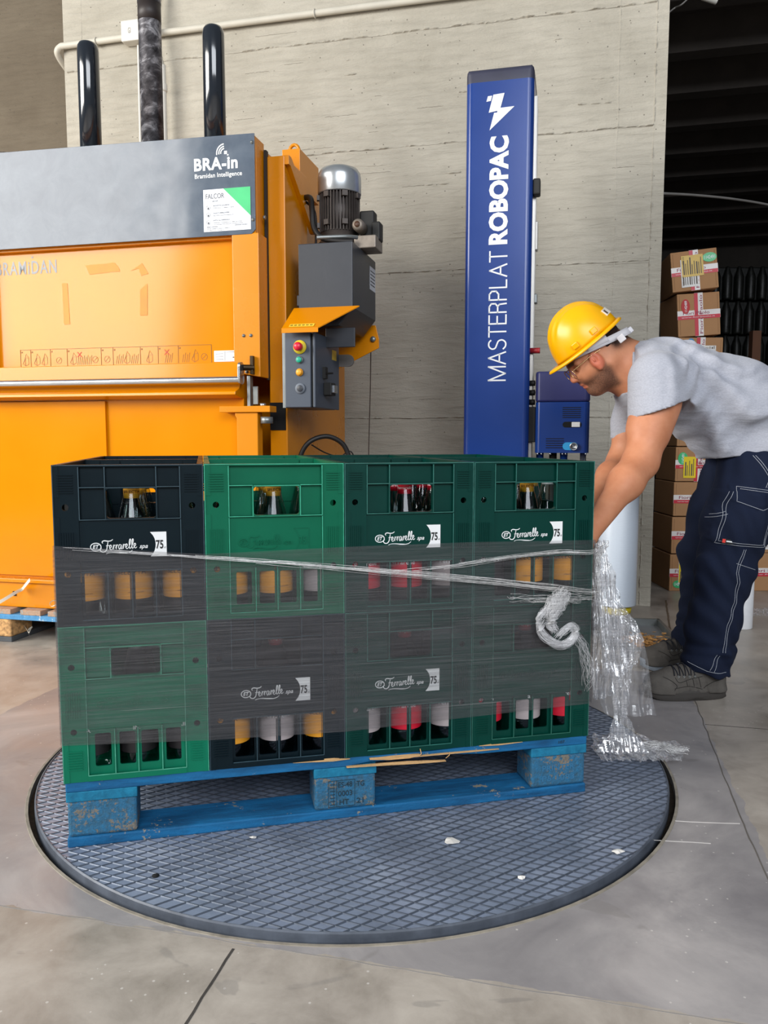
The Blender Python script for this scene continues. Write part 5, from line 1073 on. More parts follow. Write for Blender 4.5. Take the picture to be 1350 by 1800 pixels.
# ================================================================== PERSON
class Field:
    def __init__(s, lo, hi, h):
        s.lo = np.array(lo); s.h = h; s.n = np.ceil((np.array(hi)-s.lo)/h).astype(int)+1; s.F = np.full(s.n, .2, np.float32)
    def _blk(s, lo, hi):
        a = np.maximum(((np.array(lo)-s.lo)/s.h).astype(int), 0); b = np.minimum(((np.array(hi)-s.lo)/s.h).astype(int)+2, s.n)
        if (b <= a).any(): return None
        sl = tuple(slice(int(a[i]), int(b[i])) for i in range(3)); ax = [s.lo[i]+s.h*np.arange(a[i], b[i]) for i in range(3)]
        return sl, np.meshgrid(*ax, indexing='ij')
    def comb(s, sl, d, k, op):
        f = s.F[sl]
        if op == 'add':
            if k > 0: hh = np.maximum(k-np.abs(f-d), 0)/k; s.F[sl] = np.minimum(f, d)-hh*hh*k*.25
            else: s.F[sl] = np.minimum(f, d)
        else:
            if k > 0: hh = np.maximum(k-np.abs(f+d), 0)/k; s.F[sl] = np.maximum(f, -d)+hh*hh*k*.25
            else: s.F[sl] = np.maximum(f, -d)
    def cone(s, a, b, ra, rb, k=.02, op='add', flat=None, clip=None):
        a = np.array(a, float); b = np.array(b, float); r_ = max(ra, rb)*(max(1, flat[1]) if flat else 1)+k+3*s.h
        B = s._blk(np.minimum(a, b)-r_, np.maximum(a, b)+r_)
        if B is None: return
        sl, (X, Y, Z) = B; px, py, pz = X-a[0], Y-a[1], Z-a[2]; ab = b-a; sc = 1
        if flat:
            n, f = np.array(flat[0], float), flat[1]; n /= np.linalg.norm(n); dd = px*n[0]+py*n[1]+pz*n[2]; dd = dd*(1/f-1); px, py, pz = px+n[0]*dd, py+n[1]*dd, pz+n[2]*dd
            ab = ab+n*(ab@n)*(1/f-1); sc = min(f, 1)
        L2 = ab@ab+1e-12; t = np.clip((px*ab[0]+py*ab[1]+pz*ab[2])/L2, 0, 1)
        d = (np.sqrt((px-t*ab[0])**2+(py-t*ab[1])**2+(pz-t*ab[2])**2)-(ra+(rb-ra)*t))*sc
        if clip is not None: n, p0 = clip; d = np.maximum(d, (X-p0[0])*n[0]+(Y-p0[1])*n[1]+(Z-p0[2])*n[2])
        s.comb(sl, d, k, op)
    def ell(s, c, r_, M=None, k=.02, op='add'):
        c = np.array(c, float); r_ = np.array(r_, float); R_ = r_.max()+k+3*s.h; B = s._blk(c-R_, c+R_)
        if B is None: return
        sl, (X, Y, Z) = B; P = np.stack([X-c[0], Y-c[1], Z-c[2]]); 
        if M is not None: P = np.tensordot(np.array(M).T, P, 1)
        q = np.sqrt((P[0]/r_[0])**2+(P[1]/r_[1])**2+(P[2]/r_[2])**2); q2 = np.sqrt((P[0]/r_[0]**2)**2+(P[1]/r_[1]**2)**2+(P[2]/r_[2]**2)**2)+1e-9
        s.comb(sl, q*(q-1)/q2, k, op)
    def grid(s): return np.meshgrid(*[s.lo[i]+s.h*np.arange(s.n[i]) for i in range(3)], indexing='ij')
    def mesh(s, name):
        F = s.F; S = F < 0; nx, ny, nz = F.shape
        c = np.zeros((nx-1, ny-1, nz-1), np.int8)
        for dx in (0, 1):
            for dy in (0, 1):
                for dz in (0, 1): c += S[dx:nx-1+dx, dy:ny-1+dy, dz:nz-1+dz]
        I = np.argwhere((c > 0) & (c < 8)); idx = -np.ones(c.shape, np.int32); idx[tuple(I.T)] = np.arange(len(I))
        acc = np.zeros((len(I), 3)); cnt = np.zeros(len(I)); cr = [(a, b, d) for a in (0, 1) for b in (0, 1) for d in (0, 1)]
        for A in cr:
            for ax in range(3):
                if A[ax]: continue
                Bc = list(A); Bc[ax] = 1; ia = I+np.array(A); ib = I+np.array(Bc); fa = F[tuple(ia.T)]; fb = F[tuple(ib.T)]; m = (fa < 0) != (fb < 0)
                t = np.where(m, fa/(fa-fb+1e-12), 0); p = np.array(A, float)[None, :].repeat(len(I), 0); p[:, ax] += t; acc[m] += p[m]; cnt[m] += 1
        V = s.lo+s.h*(I+acc/np.maximum(cnt, 1)[:, None]); Q = []
        for ax in range(3):
            o1, o2 = [(1, 2), (2, 0), (0, 1)][ax]; sA = [slice(None)]*3; sB = [slice(None)]*3; sA[ax] = slice(0, -1); sB[ax] = slice(1, None)
            a, b = S[tuple(sA)], S[tuple(sB)]; E_ = np.argwhere(a != b); E_ = E_[(E_[:, o1] > 0) & (E_[:, o2] > 0) & (E_[:, o1] < F.shape[o1]-1) & (E_[:, o2] < F.shape[o2]-1)]
            if not len(E_): continue
            def g(d1, d2): q = E_.copy(); q[:, o1] -= d1; q[:, o2] -= d2; return idx[tuple(q.T)]
            q = np.stack([g(1, 1), g(0, 1), g(0, 0), g(1, 0)], 1); fl = ~a[tuple(E_.T)]; q[fl] = q[fl][:, ::-1]; Q.append(q[(q >= 0).all(1)])
        Q = np.concatenate(Q); me = bpy.data.meshes.new(name); me.vertices.add(len(V)); me.vertices.foreach_set('co', V.astype(np.float32).ravel())
        me.loops.add(len(Q)*4); me.loops.foreach_set('vertex_index', Q.astype(np.int32).ravel()); me.polygons.add(len(Q)); me.polygons.foreach_set('loop_start', np.arange(0, len(Q)*4, 4, dtype=np.int32)); me.polygons.foreach_set('loop_total', np.full(len(Q), 4, np.int32))
        me.polygons.foreach_set('use_smooth', np.ones(len(Q), bool)); me.update(calc_edges=True); me.validate(); return me
A3 = lambda px, py, Y: np.array(at(px, py, Y))
PX0 = np.array([1.08, 2.76, FZ])
man = thing('person', 'man in yellow hard hat, grey T-shirt and navy work trousers bending over to the film', 'person', tuple(PX0))
def mlink(name, me, m, parent=man, sm=0):
    co = np.empty(len(me.vertices)*3, np.float32); me.vertices.foreach_get('co', co); co = co.reshape(-1, 3)-PX0.astype(np.float32); me.vertices.foreach_set('co', co.ravel()); me.update()
    o = link(name, me, m, parent)
    if sm: q = o.modifiers.new('smooth', 'SMOOTH'); q.iterations = sm; q.factor = .5
    return o
# head frame: forward, side (towards the viewer), up
HF = np.array([-.762, 0, -.648]); HU = np.array([-.648, 0, .762]); HS = np.array([0, -1., 0]); HO = A3(1046, 626, 2.75)
def hd_(f, s_, u): return HO+HF*f+HS*s_+HU*u
HM = np.stack([HF, HS, HU], 1)
fb = Field((.50, 2.12, FZ-.02), (1.50, 3.10, 1.42), .0042)
SHN, ELN, WRN = A3(1160, 676, 2.585), A3(1126, 812, 2.50), A3(1030, 945, 2.29)
SHF, ELF, WRF = A3(1132, 690, 2.92), A3(1092, 812, 2.90), A3(1022, 905, 2.62)
def person_body(F):
    F.ell(hd_(-.014, 0, .035), (.100, .076, .093), HM, .02); F.ell(hd_(.035, 0, -.018), (.066, .062, .078), HM, .03)
    for s_ in (-1, 1):
        F.cone(hd_(-.005, s_*.056, -.045), hd_(.066, s_*.020, -.094), .020, .017, .03)
        F.cone(hd_(.030, s_*.048, -.012), hd_(.075, s_*.030, -.020), .022, .016, .03)                 # cheek bones
        F.cone(hd_(.084, s_*.012, .030), hd_(.074, s_*.044, .026), .010, .010, .014)                  # brow
        F.ell(hd_(.090, s_*.032, .010), (.016, .017, .012), HM, .012, 'sub'); F.ell(hd_(.074, s_*.031, .009), (.0135, .0135, .0125), HM, .003)   # socket, eyeball
        F.ell(hd_(.026, s_*.078, -.006), (.021, .011, .031), HM, .006); F.ell(hd_(.031, s_*.0875, .0), (.009, .007, .017), HM, .003, 'sub'); F.ell(hd_(.030, s_*.077, -.034), (.010, .008, .010), HM, .006)
        F.ell(hd_(.033, s_*.085, .0), (.0035, .004, .010), HM, .002)
        F.ell(hd_(.104, s_*.009, -.021), (.009, .008, .007), HM, .006)
    F.ell(hd_(.066, 0, -.084), (.026, .026, .022), HM, .025); F.cone(hd_(.088, 0, .020), hd_(.108, 0, -.014), .008, .0105, .012)
    F.ell(hd_(.092, 0, -.047), (.010, .022, .0065), HM, .006); F.ell(hd_(.088, 0, -.060), (.010, .019, .0065), HM, .006); F.ell(hd_(.101, 0, -.0535), (.006, .018, .0018), HM, .003, 'sub')
    NB = A3(1118, 655, 2.76); F.cone(hd_(-.040, 0, -.035), NB, .060, .068, .04); F.cone(hd_(-.075, 0, -.01), A3(1130, 630, 2.76), .035, .05, .04)
    F.cone(hd_(.02, 0, -.075), A3(1108, 672, 2.76), .035, .05, .04)
    # torso, pelvis and legs under the clothes
    C = [A3(1135, 668, 2.76), A3(1200, 692, 2.76), A3(1275, 715, 2.76), A3(1335, 760, 2.76)]
    for i, (ra, rb) in enumerate(((.095, .125), (.125, .125), (.125, .125))): F.cone(C[i], C[i+1], ra, rb, .05, flat=((0, 1, 0), 1.2))
    for a, b, c, d in ((A3(1318, 815, 2.68), A3(1268, 1000, 2.64), A3(1248, 1160, 2.63), 0), (A3(1305, 812, 2.86), A3(1240, 975, 2.91), A3(1222, 1125, 2.93), 1)):
        F.cone(C[3], a, .10, .09, .05); F.cone(a, b, .088, .055, .04); F.cone(b, c, .052, .036, .03); F.cone(c, c+np.array([-.09, 0, -.04]), .034, .028, .02)
    # arms
    for sh, el, wr_, big in ((SHN, ELN, WRN, 1.), (SHF, ELF, WRF, .92)):
        F.cone(sh, el, .066*big, .049*big, .05); mid = sh*.45+el*.55; F.cone(sh*.7+el*.3+np.array([-.004, 0, .0]), mid+np.array([-.012, 0, -.0]), .053*big, .050*big, .05)
        F.cone(sh*.75+el*.25+np.array([.02, 0, .0]), sh*.35+el*.65+np.array([.012, 0, 0]), .052*big, .045*big, .05)
        m2 = el*.72+wr_*.28; F.cone(el, m2, .045*big, .046*big, .05); F.cone(m2, wr_, .046*big, .029*big, .05)
        hand(F, el, wr_)
def hand(F, el, wr_):
    d = wr_-el; d /= np.linalg.norm(d); s_ = np.cross(d, [0, 1., .2]); s_ /= np.linalg.norm(s_); n = np.cross(d, s_)          # n: back of the hand side
    if n[2] < 0: n = -n
    s_ = np.cross(n, d); pal = wr_+d*.050
    F.cone(wr_, wr_+d*.03, .028, .030, .02, flat=(tuple(n), .75)); 
    for k, o in enumerate((-.030, -.010, .010, .029)): F.cone(wr_+d*.022+s_*o*.6, wr_+d*.088+s_*o, .017, .0125, .012)
    ln = (.040, .046, .043, .033)
    for k, o in enumerate((-.031, -.0105, .0105, .030)):
        p = wr_+d*.090+s_*o; ang = R(28)
        for j, f in enumerate((1., .66, .5)):
            dr = d*math.cos(ang)-n*math.sin(ang); q = p+dr*ln[k]*f; F.cone(p, q, .0098-.0008*j, .0092-.0009*j, .004); p = q; ang += R(42)
    p = wr_+d*.030-s_*.030-n*.004; dr = d*.55-s_*.62-n*.5; dr /= np.linalg.norm(dr); q = p+dr*.042; F.cone(wr_+d*.02-s_*.012, p, .018, .016, .012); F.cone(p, q, .0145, .0115, .008)
    dr = d*.75-s_*.1-n*.65; dr /= np.linalg.norm(dr); F.cone(q, q+dr*.032, .0115, .009, .004)
person_body(fb)
me = fb.mesh('body'); del fb
def skin_mat():
    m, t, p = base_mat('skin'); vec = t.coord(); n = t.noise(vec, 14, 5, .6); f = t.noise(vec, 260, 2, .5)
    c = t.ramp(n, [(.3, srgb('#b97652')), (.7, srgb('#cb8b67'))])
    at_ = t.new('ShaderNodeAttribute'); at_.attribute_name = 'stubble'; st_ = t.math('MULTIPLY', at_.outputs['Fac'], t.ramp(f, [(.25, (.72, .72, .72, 1)), (.6, (1, 1, 1, 1))]))
    c = t.mix(st_, c, srgb('#33231c')); at2 = t.new('ShaderNodeAttribute'); at2.attribute_name = 'blush'; c = t.mix(t.math('MULTIPLY', at2.outputs['Fac'], .5), c, srgb('#c4503f'))
    t.link(c, p.inputs['Base Color']); p.inputs['Roughness'].default_value = .56; p.inputs['Subsurface Weight'].default_value = .08; p.inputs['Subsurface Radius'].default_value = (.012, .005, .003); p.inputs['Subsurface Scale'].default_value = 1.
    t.link(t.bump(f, .08, .001), p.inputs['Normal']); return m
M_skin = skin_mat()
co = np.empty(len(me.vertices)*3, np.float32); me.vertices.foreach_get('co', co); co = co.reshape(-1, 3); q = (co-HO) @ HM; f_, s2, u_ = q[:, 0], np.abs(q[:, 1]), q[:, 2]
sm = lambda x, a, b: np.clip((x-a)/(b-a), 0, 1)**2*(3-2*np.clip((x-a)/(b-a), 0, 1))
near = (np.linalg.norm(q, axis=1) < .17)
jaw = sm(-u_, .028+.0, .055)*sm(f_, -.012, .012)*(1-sm(-(u_-.25*f_), .118, .14)); side = sm(-u_, -.005, .03)*sm(f_, .0, .012)*(1-sm(f_, .028, .048))*sm(s2, .045, .055)
mous = (sm(f_, .072, .085))*(1-sm(np.abs(u_+.037), .004, .008))*(1-sm(s2, .022, .032)); lips = (1-sm(np.abs(u_+.0535), .009, .013))*sm(f_, .080, .088)*(1-sm(s2, .018, .024))
fade = .9*sm(-f_, .035, .06)*sm(u_+.35*(-f_), -.02, .03)+.30*sm(-f_, .015, .05)*sm(u_, -.05, .0); tmp = .45*sm(u_, .018, .035)*(1-sm(f_, .02, .05))*sm(s2, .05, .06)
brw = (1-sm(np.abs(u_-.032), .004, .008))*sm(f_, .068, .078)*(sm(s2, .008, .014))*(1-sm(s2, .042, .05))
stub = np.clip(np.maximum.reduce([jaw*(1-lips)*.82, side*.65, mous*.6, fade, tmp, brw*.9]), 0, 1)*near
ear = (1-sm(np.linalg.norm((q-np.array([.028, 0, -.008]))*np.array([1, 0, .75]), axis=1), .018, .03))*sm(s2, .072, .077)*near
stub = stub*(1-ear); a_ = me.attributes.new('stubble', 'FLOAT', 'POINT'); a_.data.foreach_set('value', stub.astype(np.float32))
nose = (1-sm(np.linalg.norm(q-np.array([.106, 0, -.016]), axis=1), .010, .03)); a_ = me.attributes.new('blush', 'FLOAT', 'POINT'); a_.data.foreach_set('value', np.clip(ear+.8*lips*near+.5*nose, 0, 1).astype(np.float32))
body_o = mlink('body', me, M_skin, sm=2)
# ---- T-shirt
ft = Field((.68, 2.38, .66), (1.62, 3.14, 1.34), .005)
CS = [A3(1148, 664, 2.76), A3(1205, 686, 2.76), A3(1278, 714, 2.76), A3(1350, 750, 2.76), A3(1400, 785, 2.76)]
ncl = (np.array([-.98, 0, .12]), A3(1101, 650, 2.76)); ft.cone(A3(1092, 648, 2.76), A3(1150, 666, 2.76), .078, .130, .03, flat=((0, 1, 0), 1.08), clip=ncl)
hem_z0, hem_z1 = A3(1228, 813, 2.6)[2], A3(1350, 795, 2.6)[2]; hx0, hx1 = A3(1228, 813, 2.6)[0], A3(1350, 795, 2.6)[0]; sl_ = (hem_z1-hem_z0)/(hx1-hx0); hn = np.array([sl_, 0, -1.]); hn /= np.linalg.norm(hn); hclip = (hn, np.array([hx0, 0, hem_z0]))
for i, (ra, rb) in enumerate(((.125, .148), (.148, .158), (.158, .148), (.148, .135))): ft.cone(CS[i], CS[i+1], ra, rb, .05, flat=((0, 1, 0), 1.18), clip=hclip)
ft.cone(A3(1300, 735, 2.76), A3(1290, 800, 2.76), .15, .120, .04, flat=((0, 1, 0), 1.3), clip=hclip); ft.cone(A3(1345, 740, 2.76), A3(1345, 815, 2.76), .150, .150, .04, flat=((0, 1, 0), 1.28), clip=hclip); ft.cone(A3(1260, 730, 2.70), A3(1254, 800, 2.70), .09, .050, .05, flat=((0, 1, 0), 1.5), clip=hclip)
ad = ELN-SHN; ad /= np.linalg.norm(ad); h1, h2 = A3(1111, 734, 2.55), A3(1207, 703, 2.55); hd2 = h2-h1; nn = np.array([hd2[2], 0, -hd2[0]]); nn /= np.linalg.norm(nn); nn = nn*(-1 if nn@ad < 0 else 1)
ft.cone(A3(1150, 662, 2.65), A3(1172, 680, 2.60), .085, .088, .05); ft.cone(A3(1154, 668, 2.575), A3(1158, 740, 2.545), .090, .097, .03, clip=(nn, h1))
ft.cone(A3(1150, 668, 2.84), SHF, .075, .07, .05); adf = A3(1092, 800, 2.92)-A3(1122, 690, 2.92); adf /= np.linalg.norm(adf)
ft.cone(A3(1120, 700, 2.90), A3(1094, 800, 2.92), .070, .054, .03, clip=(adf, A3(1094, 776, 2.92)))
ft.cone(A3(1108, 690, 2.80), A3(1100, 740, 2.90), .04, .045, .04)
def warp_noise(X, Y, Z, seed=0.):
    a = X+.05*np.sin(9*Z+3*Y+seed)+.02*np.sin(31*Y+13*Z); b = Z+.05*np.sin(8*X+seed*2)+.02*np.sin(23*X+17*Y); return a, b
X, Y, Z = ft.grid(); a, b = warp_noise(X, Y, Z)
near_sl = np.exp(-((X-SHN[0])**2+(Z-SHN[2]+.03)**2)/.012)*(Y < 2.7)
w = 1.5*.0045*np.sin(62*(a*.55+b*.84)+2.2*np.sin(7*a))*np.exp(-((X-1.12)/.22)**2)+.0035*np.sin(95*(a*.8-b*.6)+3*np.sin(9*b+4))*np.exp(-((X-1.0)/.14)**2)
w += .0065*np.sin(48*(a*.28+b*.96)+1.5*np.sin(11*a+1))*np.exp(-((Z-.88)/.085)**2)*np.clip((X-1.08)/.12, 0, 1)+.003*np.sin(120*(a*.35+b*.9)+4*np.sin(6*b))*np.clip((X-1.15)/.2, 0, 1)
w += .0065*np.sin(85*(a*.94+b*.34)+2*np.sin(10*b))*near_sl
w += .006*np.sin(70*(b*.95+a*.2))*np.exp(-((X-A3(1090, 740, 2.92)[0])/.06)**2)*(Y > 2.84)
ft.F += (w*1.3*np.clip((X-.86)/.1, 0, 1)).astype(np.float32)
pd = (X-h1[0])*nn[0]+(Y-h1[1])*nn[1]+(Z-h1[2])*nn[2]; ft.F = np.where((Y < 2.62) & (X < .985) & (Z < 1.2) & (Z > .95), np.maximum(ft.F, pd+.001), ft.F).astype(np.float32)
pd = (X-hx0)*hn[0]+(Z-hem_z0)*hn[2]; ft.F = np.maximum(ft.F, pd+.001).astype(np.float32); pd = (X-ncl[1][0])*ncl[0][0]+(Z-ncl[1][2])*ncl[0][2]; ft.F = np.where((Z > 1.02) & (abs(Y-2.76) < .14), np.maximum(ft.F, pd), ft.F).astype(np.float32)

def shirt_mat():
    m, t, p = base_mat('heather_grey_jersey'); n = t.noise(t.coord((1, 1, 1)), 7, 4); f = t.noise(t.coord((150, 150, 420), rot=(0, .3, 0)), 1, 3, .7); g = t.noise(t.coord((600, 600, 600)), 1, 2)
    c = t.ramp(f, [(.25, srgb('#9a9ca5')), (.7, srgb('#b2b4bd'))]); t.link(c, p.inputs['Base Color']); p.inputs['Roughness'].default_value = .92; p.inputs['Specular IOR Level'].default_value = .15; p.inputs['Sheen Weight'].default_value = .2
    t.link(t.bump(g, .15, .001, t.bump(t.noise(t.coord((7, 7, 24), rot=(0, .6, 0)), 1.5, 4, .5, .8), .4, .012)), p.inputs['Normal']); return m
shirt = mlink('t_shirt', ft.mesh('t_shirt'), shirt_mat(), sm=1); del ft
# ---- trousers
fq = Field((.92, 2.42, .0), (1.62, 3.10, .86), .005)
hipC = A3(1352, 790, 2.76)
fq.cone(A3(1318, 782, 2.76), hipC, .120, .135, .04, flat=((0, 1, 0), 1.2))
N = [A3(1325, 832, 2.66), A3(1292, 925, 2.64), A3(1272, 1000, 2.63), A3(1255, 1090, 2.62), A3(1237, 1190, 2.62)]
FR_ = [A3(1300, 815, 2.87), A3(1262, 900, 2.89), A3(1238, 972, 2.91), A3(1232, 1070, 2.93), A3(1212, 1145, 2.94)]
ax1 = (N[4]-N[3])/np.linalg.norm(N[4]-N[3]); c1 = (np.array([-.12, 0, -1.])/1.007, A3(1237, 1178, 2.62)); c2 = (np.array([-.10, 0, -1.])/1.005, A3(1212, 1146, 2.94))
for i, (ra, rb) in enumerate(((.118, .104), (.104, .088), (.088, .080), (.080, .082))): fq.cone(N[i], N[i+1], ra, rb, .04, clip=c1)
for i, (ra, rb) in enumerate(((.115, .100), (.100, .088), (.088, .072), (.072, .072))): fq.cone(FR_[i], FR_[i+1], ra, rb, .02, clip=c2)
X, Y, Z = fq.grid(); a, b = warp_noise(X, Y, Z, 1.3)
w = .008*np.sin(70*(b*.93+a*.35)+2*np.sin(9*a+Y*7))*np.exp(-((Z-.12)/.10)**2)+.0055*np.sin(50*(b*.8-a*.6)+2*np.sin(6*b+Y*5))*np.exp(-((Z-.42)/.2)**2)+.004*np.sin(80*(b*.6+a*.8)+3*np.sin(5*a))
def to_px(X, Y, Z):
    dz = Z-.87; dd = Y*math.cos(.0945)-dz*math.sin(.0945); return 675+1380*X/dd, 900-1380*(Y*math.sin(.0945)+dz*math.cos(.0945))/dd
def inpoly(px, py, poly):
    m = np.zeros(px.shape, bool); n = len(poly)
    for i in range(n):
        x1, y1 = poly[i]; x2, y2 = poly[(i+1) % n]
        if y1 == y2: continue
        c = ((y1 > py) != (y2 > py)) & (px < (x2-x1)*(py-y1)/(y2-y1)+x1); m ^= c
    return m
nearleg = Y < 2.66
# cargo pocket and flap on the outer thigh, raised in the cloth (outline given in plain x,z of the leg)
pk = [tuple(A3(x, y, 2.58)[[0, 2]]) for x, y in ((1266, 860), (1335, 868), (1330, 958), (1244, 950))]; fl_ = [tuple(A3(x, y, 2.58)[[0, 2]]) for x, y in ((1284, 852), (1352, 862), (1352, 884), (1318, 893), (1278, 878))]
w -= .005*(inpoly(X, Z, pk) & nearleg)+.005*(inpoly(X, Z, fl_) & nearleg)
w += .004*np.sin(150*Z)*np.exp(-((Z-.16)/.03)**2)
fq.F += (w*.85).astype(np.float32)
M_trs = pm('navy_work_cloth', '#151d31', .88, 0, .14, 9, .35, 130, spec=.2)
tro_me = fq.mesh('trousers'); del fq; X = Y = Z = a = b = w = None
bv = bmesh.new(); bv.from_mesh(tro_me); BV = BVHTree.FromBMesh(bv); bv.free()
trs = mlink('trousers', tro_me, M_trs, sm=1)
def stitch(pts, name, m, w=.0016, parent=trs, dash=False, Y0=2.3):
    P = []
    for (x1, y1), (x2, y2) in zip(pts[:-1], pts[1:]):
        n = max(2, int(math.hypot(x2-x1, y2-y1)/3)); P += [(x1+(x2-x1)*k/n, y1+(y2-y1)*k/n) for k in range(n)]
    P.append(pts[-1]); c = Vector((0, 0, .87)); out = []
    for x, y in P:
        q = at(x, y, 2.62); s = Vector((q.x, Y0, q.z)); h, nrm, _, _ = BV.ray_cast(s, Vector((0, 1, 0)), .6)
        if h is not None: out.append(h-Vector(PX0)+Vector((0, -.0012, 0)))
    if len(out) > 3:
        mb = MB(); mb.tube(out, w/2, 5); return mb.build(name, m, parent)
M_st = pm('pale_stitching', '#a9adb5', .8)
for pts in ([(1283, 853), (1352, 862)], [(1283, 853), (1278, 878), (1318, 893), (1352, 884)], [(1287, 857), (1352, 866)], [(1272, 862), (1262, 882), (1244, 950), (1330, 958), (1336, 890)], [(1276, 862), (1266, 884), (1248, 946), (1327, 954), (1332, 890)],
            [(1312, 800), (1332, 838)], [(1316, 800), (1335, 836)], [(1350, 797), (1330, 855)], [(1347, 797), (1327, 855)], [(1292, 960), (1278, 1000), (1280, 1016), (1275, 1050), (1262, 1090), (1256, 1136)], [(1288, 960), (1274, 1000), (1276, 1016), (1271, 1050), (1258, 1090), (1252, 1136)],
            [(1276, 984), (1312, 996)], [(1234, 906), (1262, 896)], [(1236, 910), (1264, 900)], [(1198, 1156), (1226, 1168), (1262, 1172)], [(1243, 1140), (1230, 1166)], [(1248, 1142), (1236, 1168)], [(1206, 893), (1232, 916)], [(1209, 889), (1234, 911)]):
    stitch(pts, 'stitching', M_st)
tagp = at(1262, 946, 2.62); h, nr, _, _ = BV.ray_cast(Vector((tagp.x, 2.3, tagp.z)), Vector((0, 1, 0)), .6)
if h is not None:
    Mt = front_M(tuple(h-Vector(PX0)+Vector((-.022, -.004, .002))), roll=-.15); MB().box(0, .044, -.006, .008, 0, .002).xf(Mt).build('pocket_tag', M_black, trs); MB().box(.001, .011, -.005, .007, .002, .003).xf(Mt).build('pocket_tag', pm('tag_red', '#d8342a', .6), trs); MB().box(.014, .040, -.001, .003, .002, .003).xf(Mt).build('pocket_tag', M_print, trs)
# ---- shoes
M_shoe = pm('grey_suede', '#57534e', .9, 0, .15, 30, .4, 200, spec=.2); M_sole = pm('grey_rubber_sole', '#3a3632', .75, 0, .1, 20, .2, 100); M_soleL = pm('pale_rubber_sole', '#7d858d', .7, 0, .1, 20)
def make_shoe(heel, yaw, solem):
    t = bpy.data.objects.new('shoe', None); COL.objects.link(t); t.parent = man; t.location = Vector(heel)-Vector(PX0); t.rotation_euler = (0, 0, yaw); t.scale = (.93, 1, 1)
    F = Field((-.02, -.075, .0), (.32, .075, .19), .0035)
    F.ell((.235, 0, .055), (.060, .047, .036), None, .02); F.cone((.05, 0, .058), (.19, 0, .055), .040, .045, .03, flat=((0, 1, 0), 1.0)); F.cone((.09, 0, .098), (.185, 0, .066), .036, .034, .03)
    F.ell((.045, 0, .062), (.047, .038, .050), None, .02); F.cone((.060, 0, .085), (.066, 0, .128), .038, .042, .02, flat=((1, 0, 0), 1.25)); F.cone((.062, 0, .12), (.062, 0, .17), .030, .034, .004, 'sub', flat=((1, 0, 0), 1.3))
    F.cone((.03, 0, .03), (.24, 0, .028), .036, .042, .02, flat=((0, 0, 1), .45))
    X, Y, Z = F.grid(); F.F = np.maximum(F.F, (.026-Z)).astype(np.float32)
    F.F += (.0022*((np.abs(X-.085-.3*(Z-.05)) < .004) | (np.abs(X-.12-.3*(Z-.05)) < .003) | (np.abs(X-.150-.3*(Z-.05)) < .003))*(Z < .085)*(np.abs(Y) > .02)-.0025*((X-.245)**2/.0022+(Z-.03)**2/.0012 < 1)).astype(np.float32)
    o = link('shoe_upper', F.mesh('shoe_upper'), M_shoe, t); q = o.modifiers.new('smooth', 'SMOOTH'); q.iterations = 1
    out = []
    for k in range(48):
        a = 2*PI*k/48; x, y = math.cos(a), math.sin(a); xx = .145+.152*x; out.append((xx, (.041+.008*math.sin((xx-.1)*9))*(abs(y)**.72)*(1 if y > 0 else -1)*1.05))
    mb = MB(); n = 48; lay = []
    for s, z in ((.93, 0), (1.0, .006), (.985, .016), (1.02, .028), (1.0, .036), (.93, .038)):
        for x, y in out:
            arch = .010*math.exp(-((x-.115)/.022)**2) if z == 0 else 0; toe = max(0, (x-.25))*.25; lift = .006*math.exp(-((x-.04)/.04)**2) if z >= .028 else 0
            lay.append((.145+(x-.145)*s, y*s, z+arch+toe+lift))
    mb.add(lay, [(i*n+k, i*n+(k+1) % n, (i+1)*n+(k+1) % n, (i+1)*n+k) for i in range(5) for k in range(n)], True); mb.add(lay[:n], [tuple(range(n))[::-1]]); mb.add(lay[-n:], [tuple(range(n))]); mb.build('shoe_sole', solem, t)
    bm_ = bmesh.new(); bm_.from_mesh(o.data); bt = BVHTree.FromBMesh(bm_); bm_.free()
    def over(x, ang, off=.002):
        d_ = Vector((0, math.sin(ang), math.cos(ang))); h_, n_, _, _ = bt.ray_cast(Vector((x, 0, .055))+d_*.15, -d_); return (h_+d_*off) if h_ is not None else None
    for k in range(4):
        x = .128+k*.020
        for sg in (-1, 1):
            P = [over(x+.014*j/6, sg*R(-52+104*j/6), .002+.0015*(sg > 0)) for j in range(7)]; P = [p for p in P if p is not None]
            if len(P) > 3: q = MB(); q.tube(P, .0019, 6); q.build('lace', pm('dark_lace', '#1d1f27', .8), t)
            e = over(x, sg*R(56), .001)
            if e is not None: q = MB(); q.tube([(e.x+.0034*math.cos(a), e.y, e.z+.0034*math.sin(a)) for a in [2*PI*j/8 for j in range(9)]], .0011, 5); q.build('eyelet', M_zinc, t)
    def side(pts, w_=.0011):
        for sg in (-1, 1):
            P = []
            for x, z in [(v.x, v.y) for v in cat_rom(pts, 6)]:
                h_, n_, _, _ = bt.ray_cast(Vector((x, sg*.2, z)), Vector((0, -sg, 0)))
                if h_ is not None: P.append(h_+Vector((0, sg*.0006, 0)))
            if len(P) > 4: q = MB(); q.tube(P, w_, 5); q.build('seam', pm('shoe_seam', '#2b2825', .9), t)
    side([(.205, .040), (.195, .055), (.215, .072), (.24, .082)]); side([(.10, .042), (.15, .052), (.205, .046)]); side([(.10, .085), (.14, .078), (.185, .066), (.20, .082)]); side([(.105, .048), (.115, .082)]); side([(.13, .052), (.137, .079)]); side([(.155, .052), (.16, .073)]); side([(.02, .075), (.06, .068), (.095, .045)])
    return t
make_shoe(tuple(A3(1272, 1222, 2.605)*np.array([1, 1, 0])+np.array([0, 0, FZ])), PI+.02, M_sole); make_shoe((1.25, 2.945, FZ), PI+.10, M_soleL)
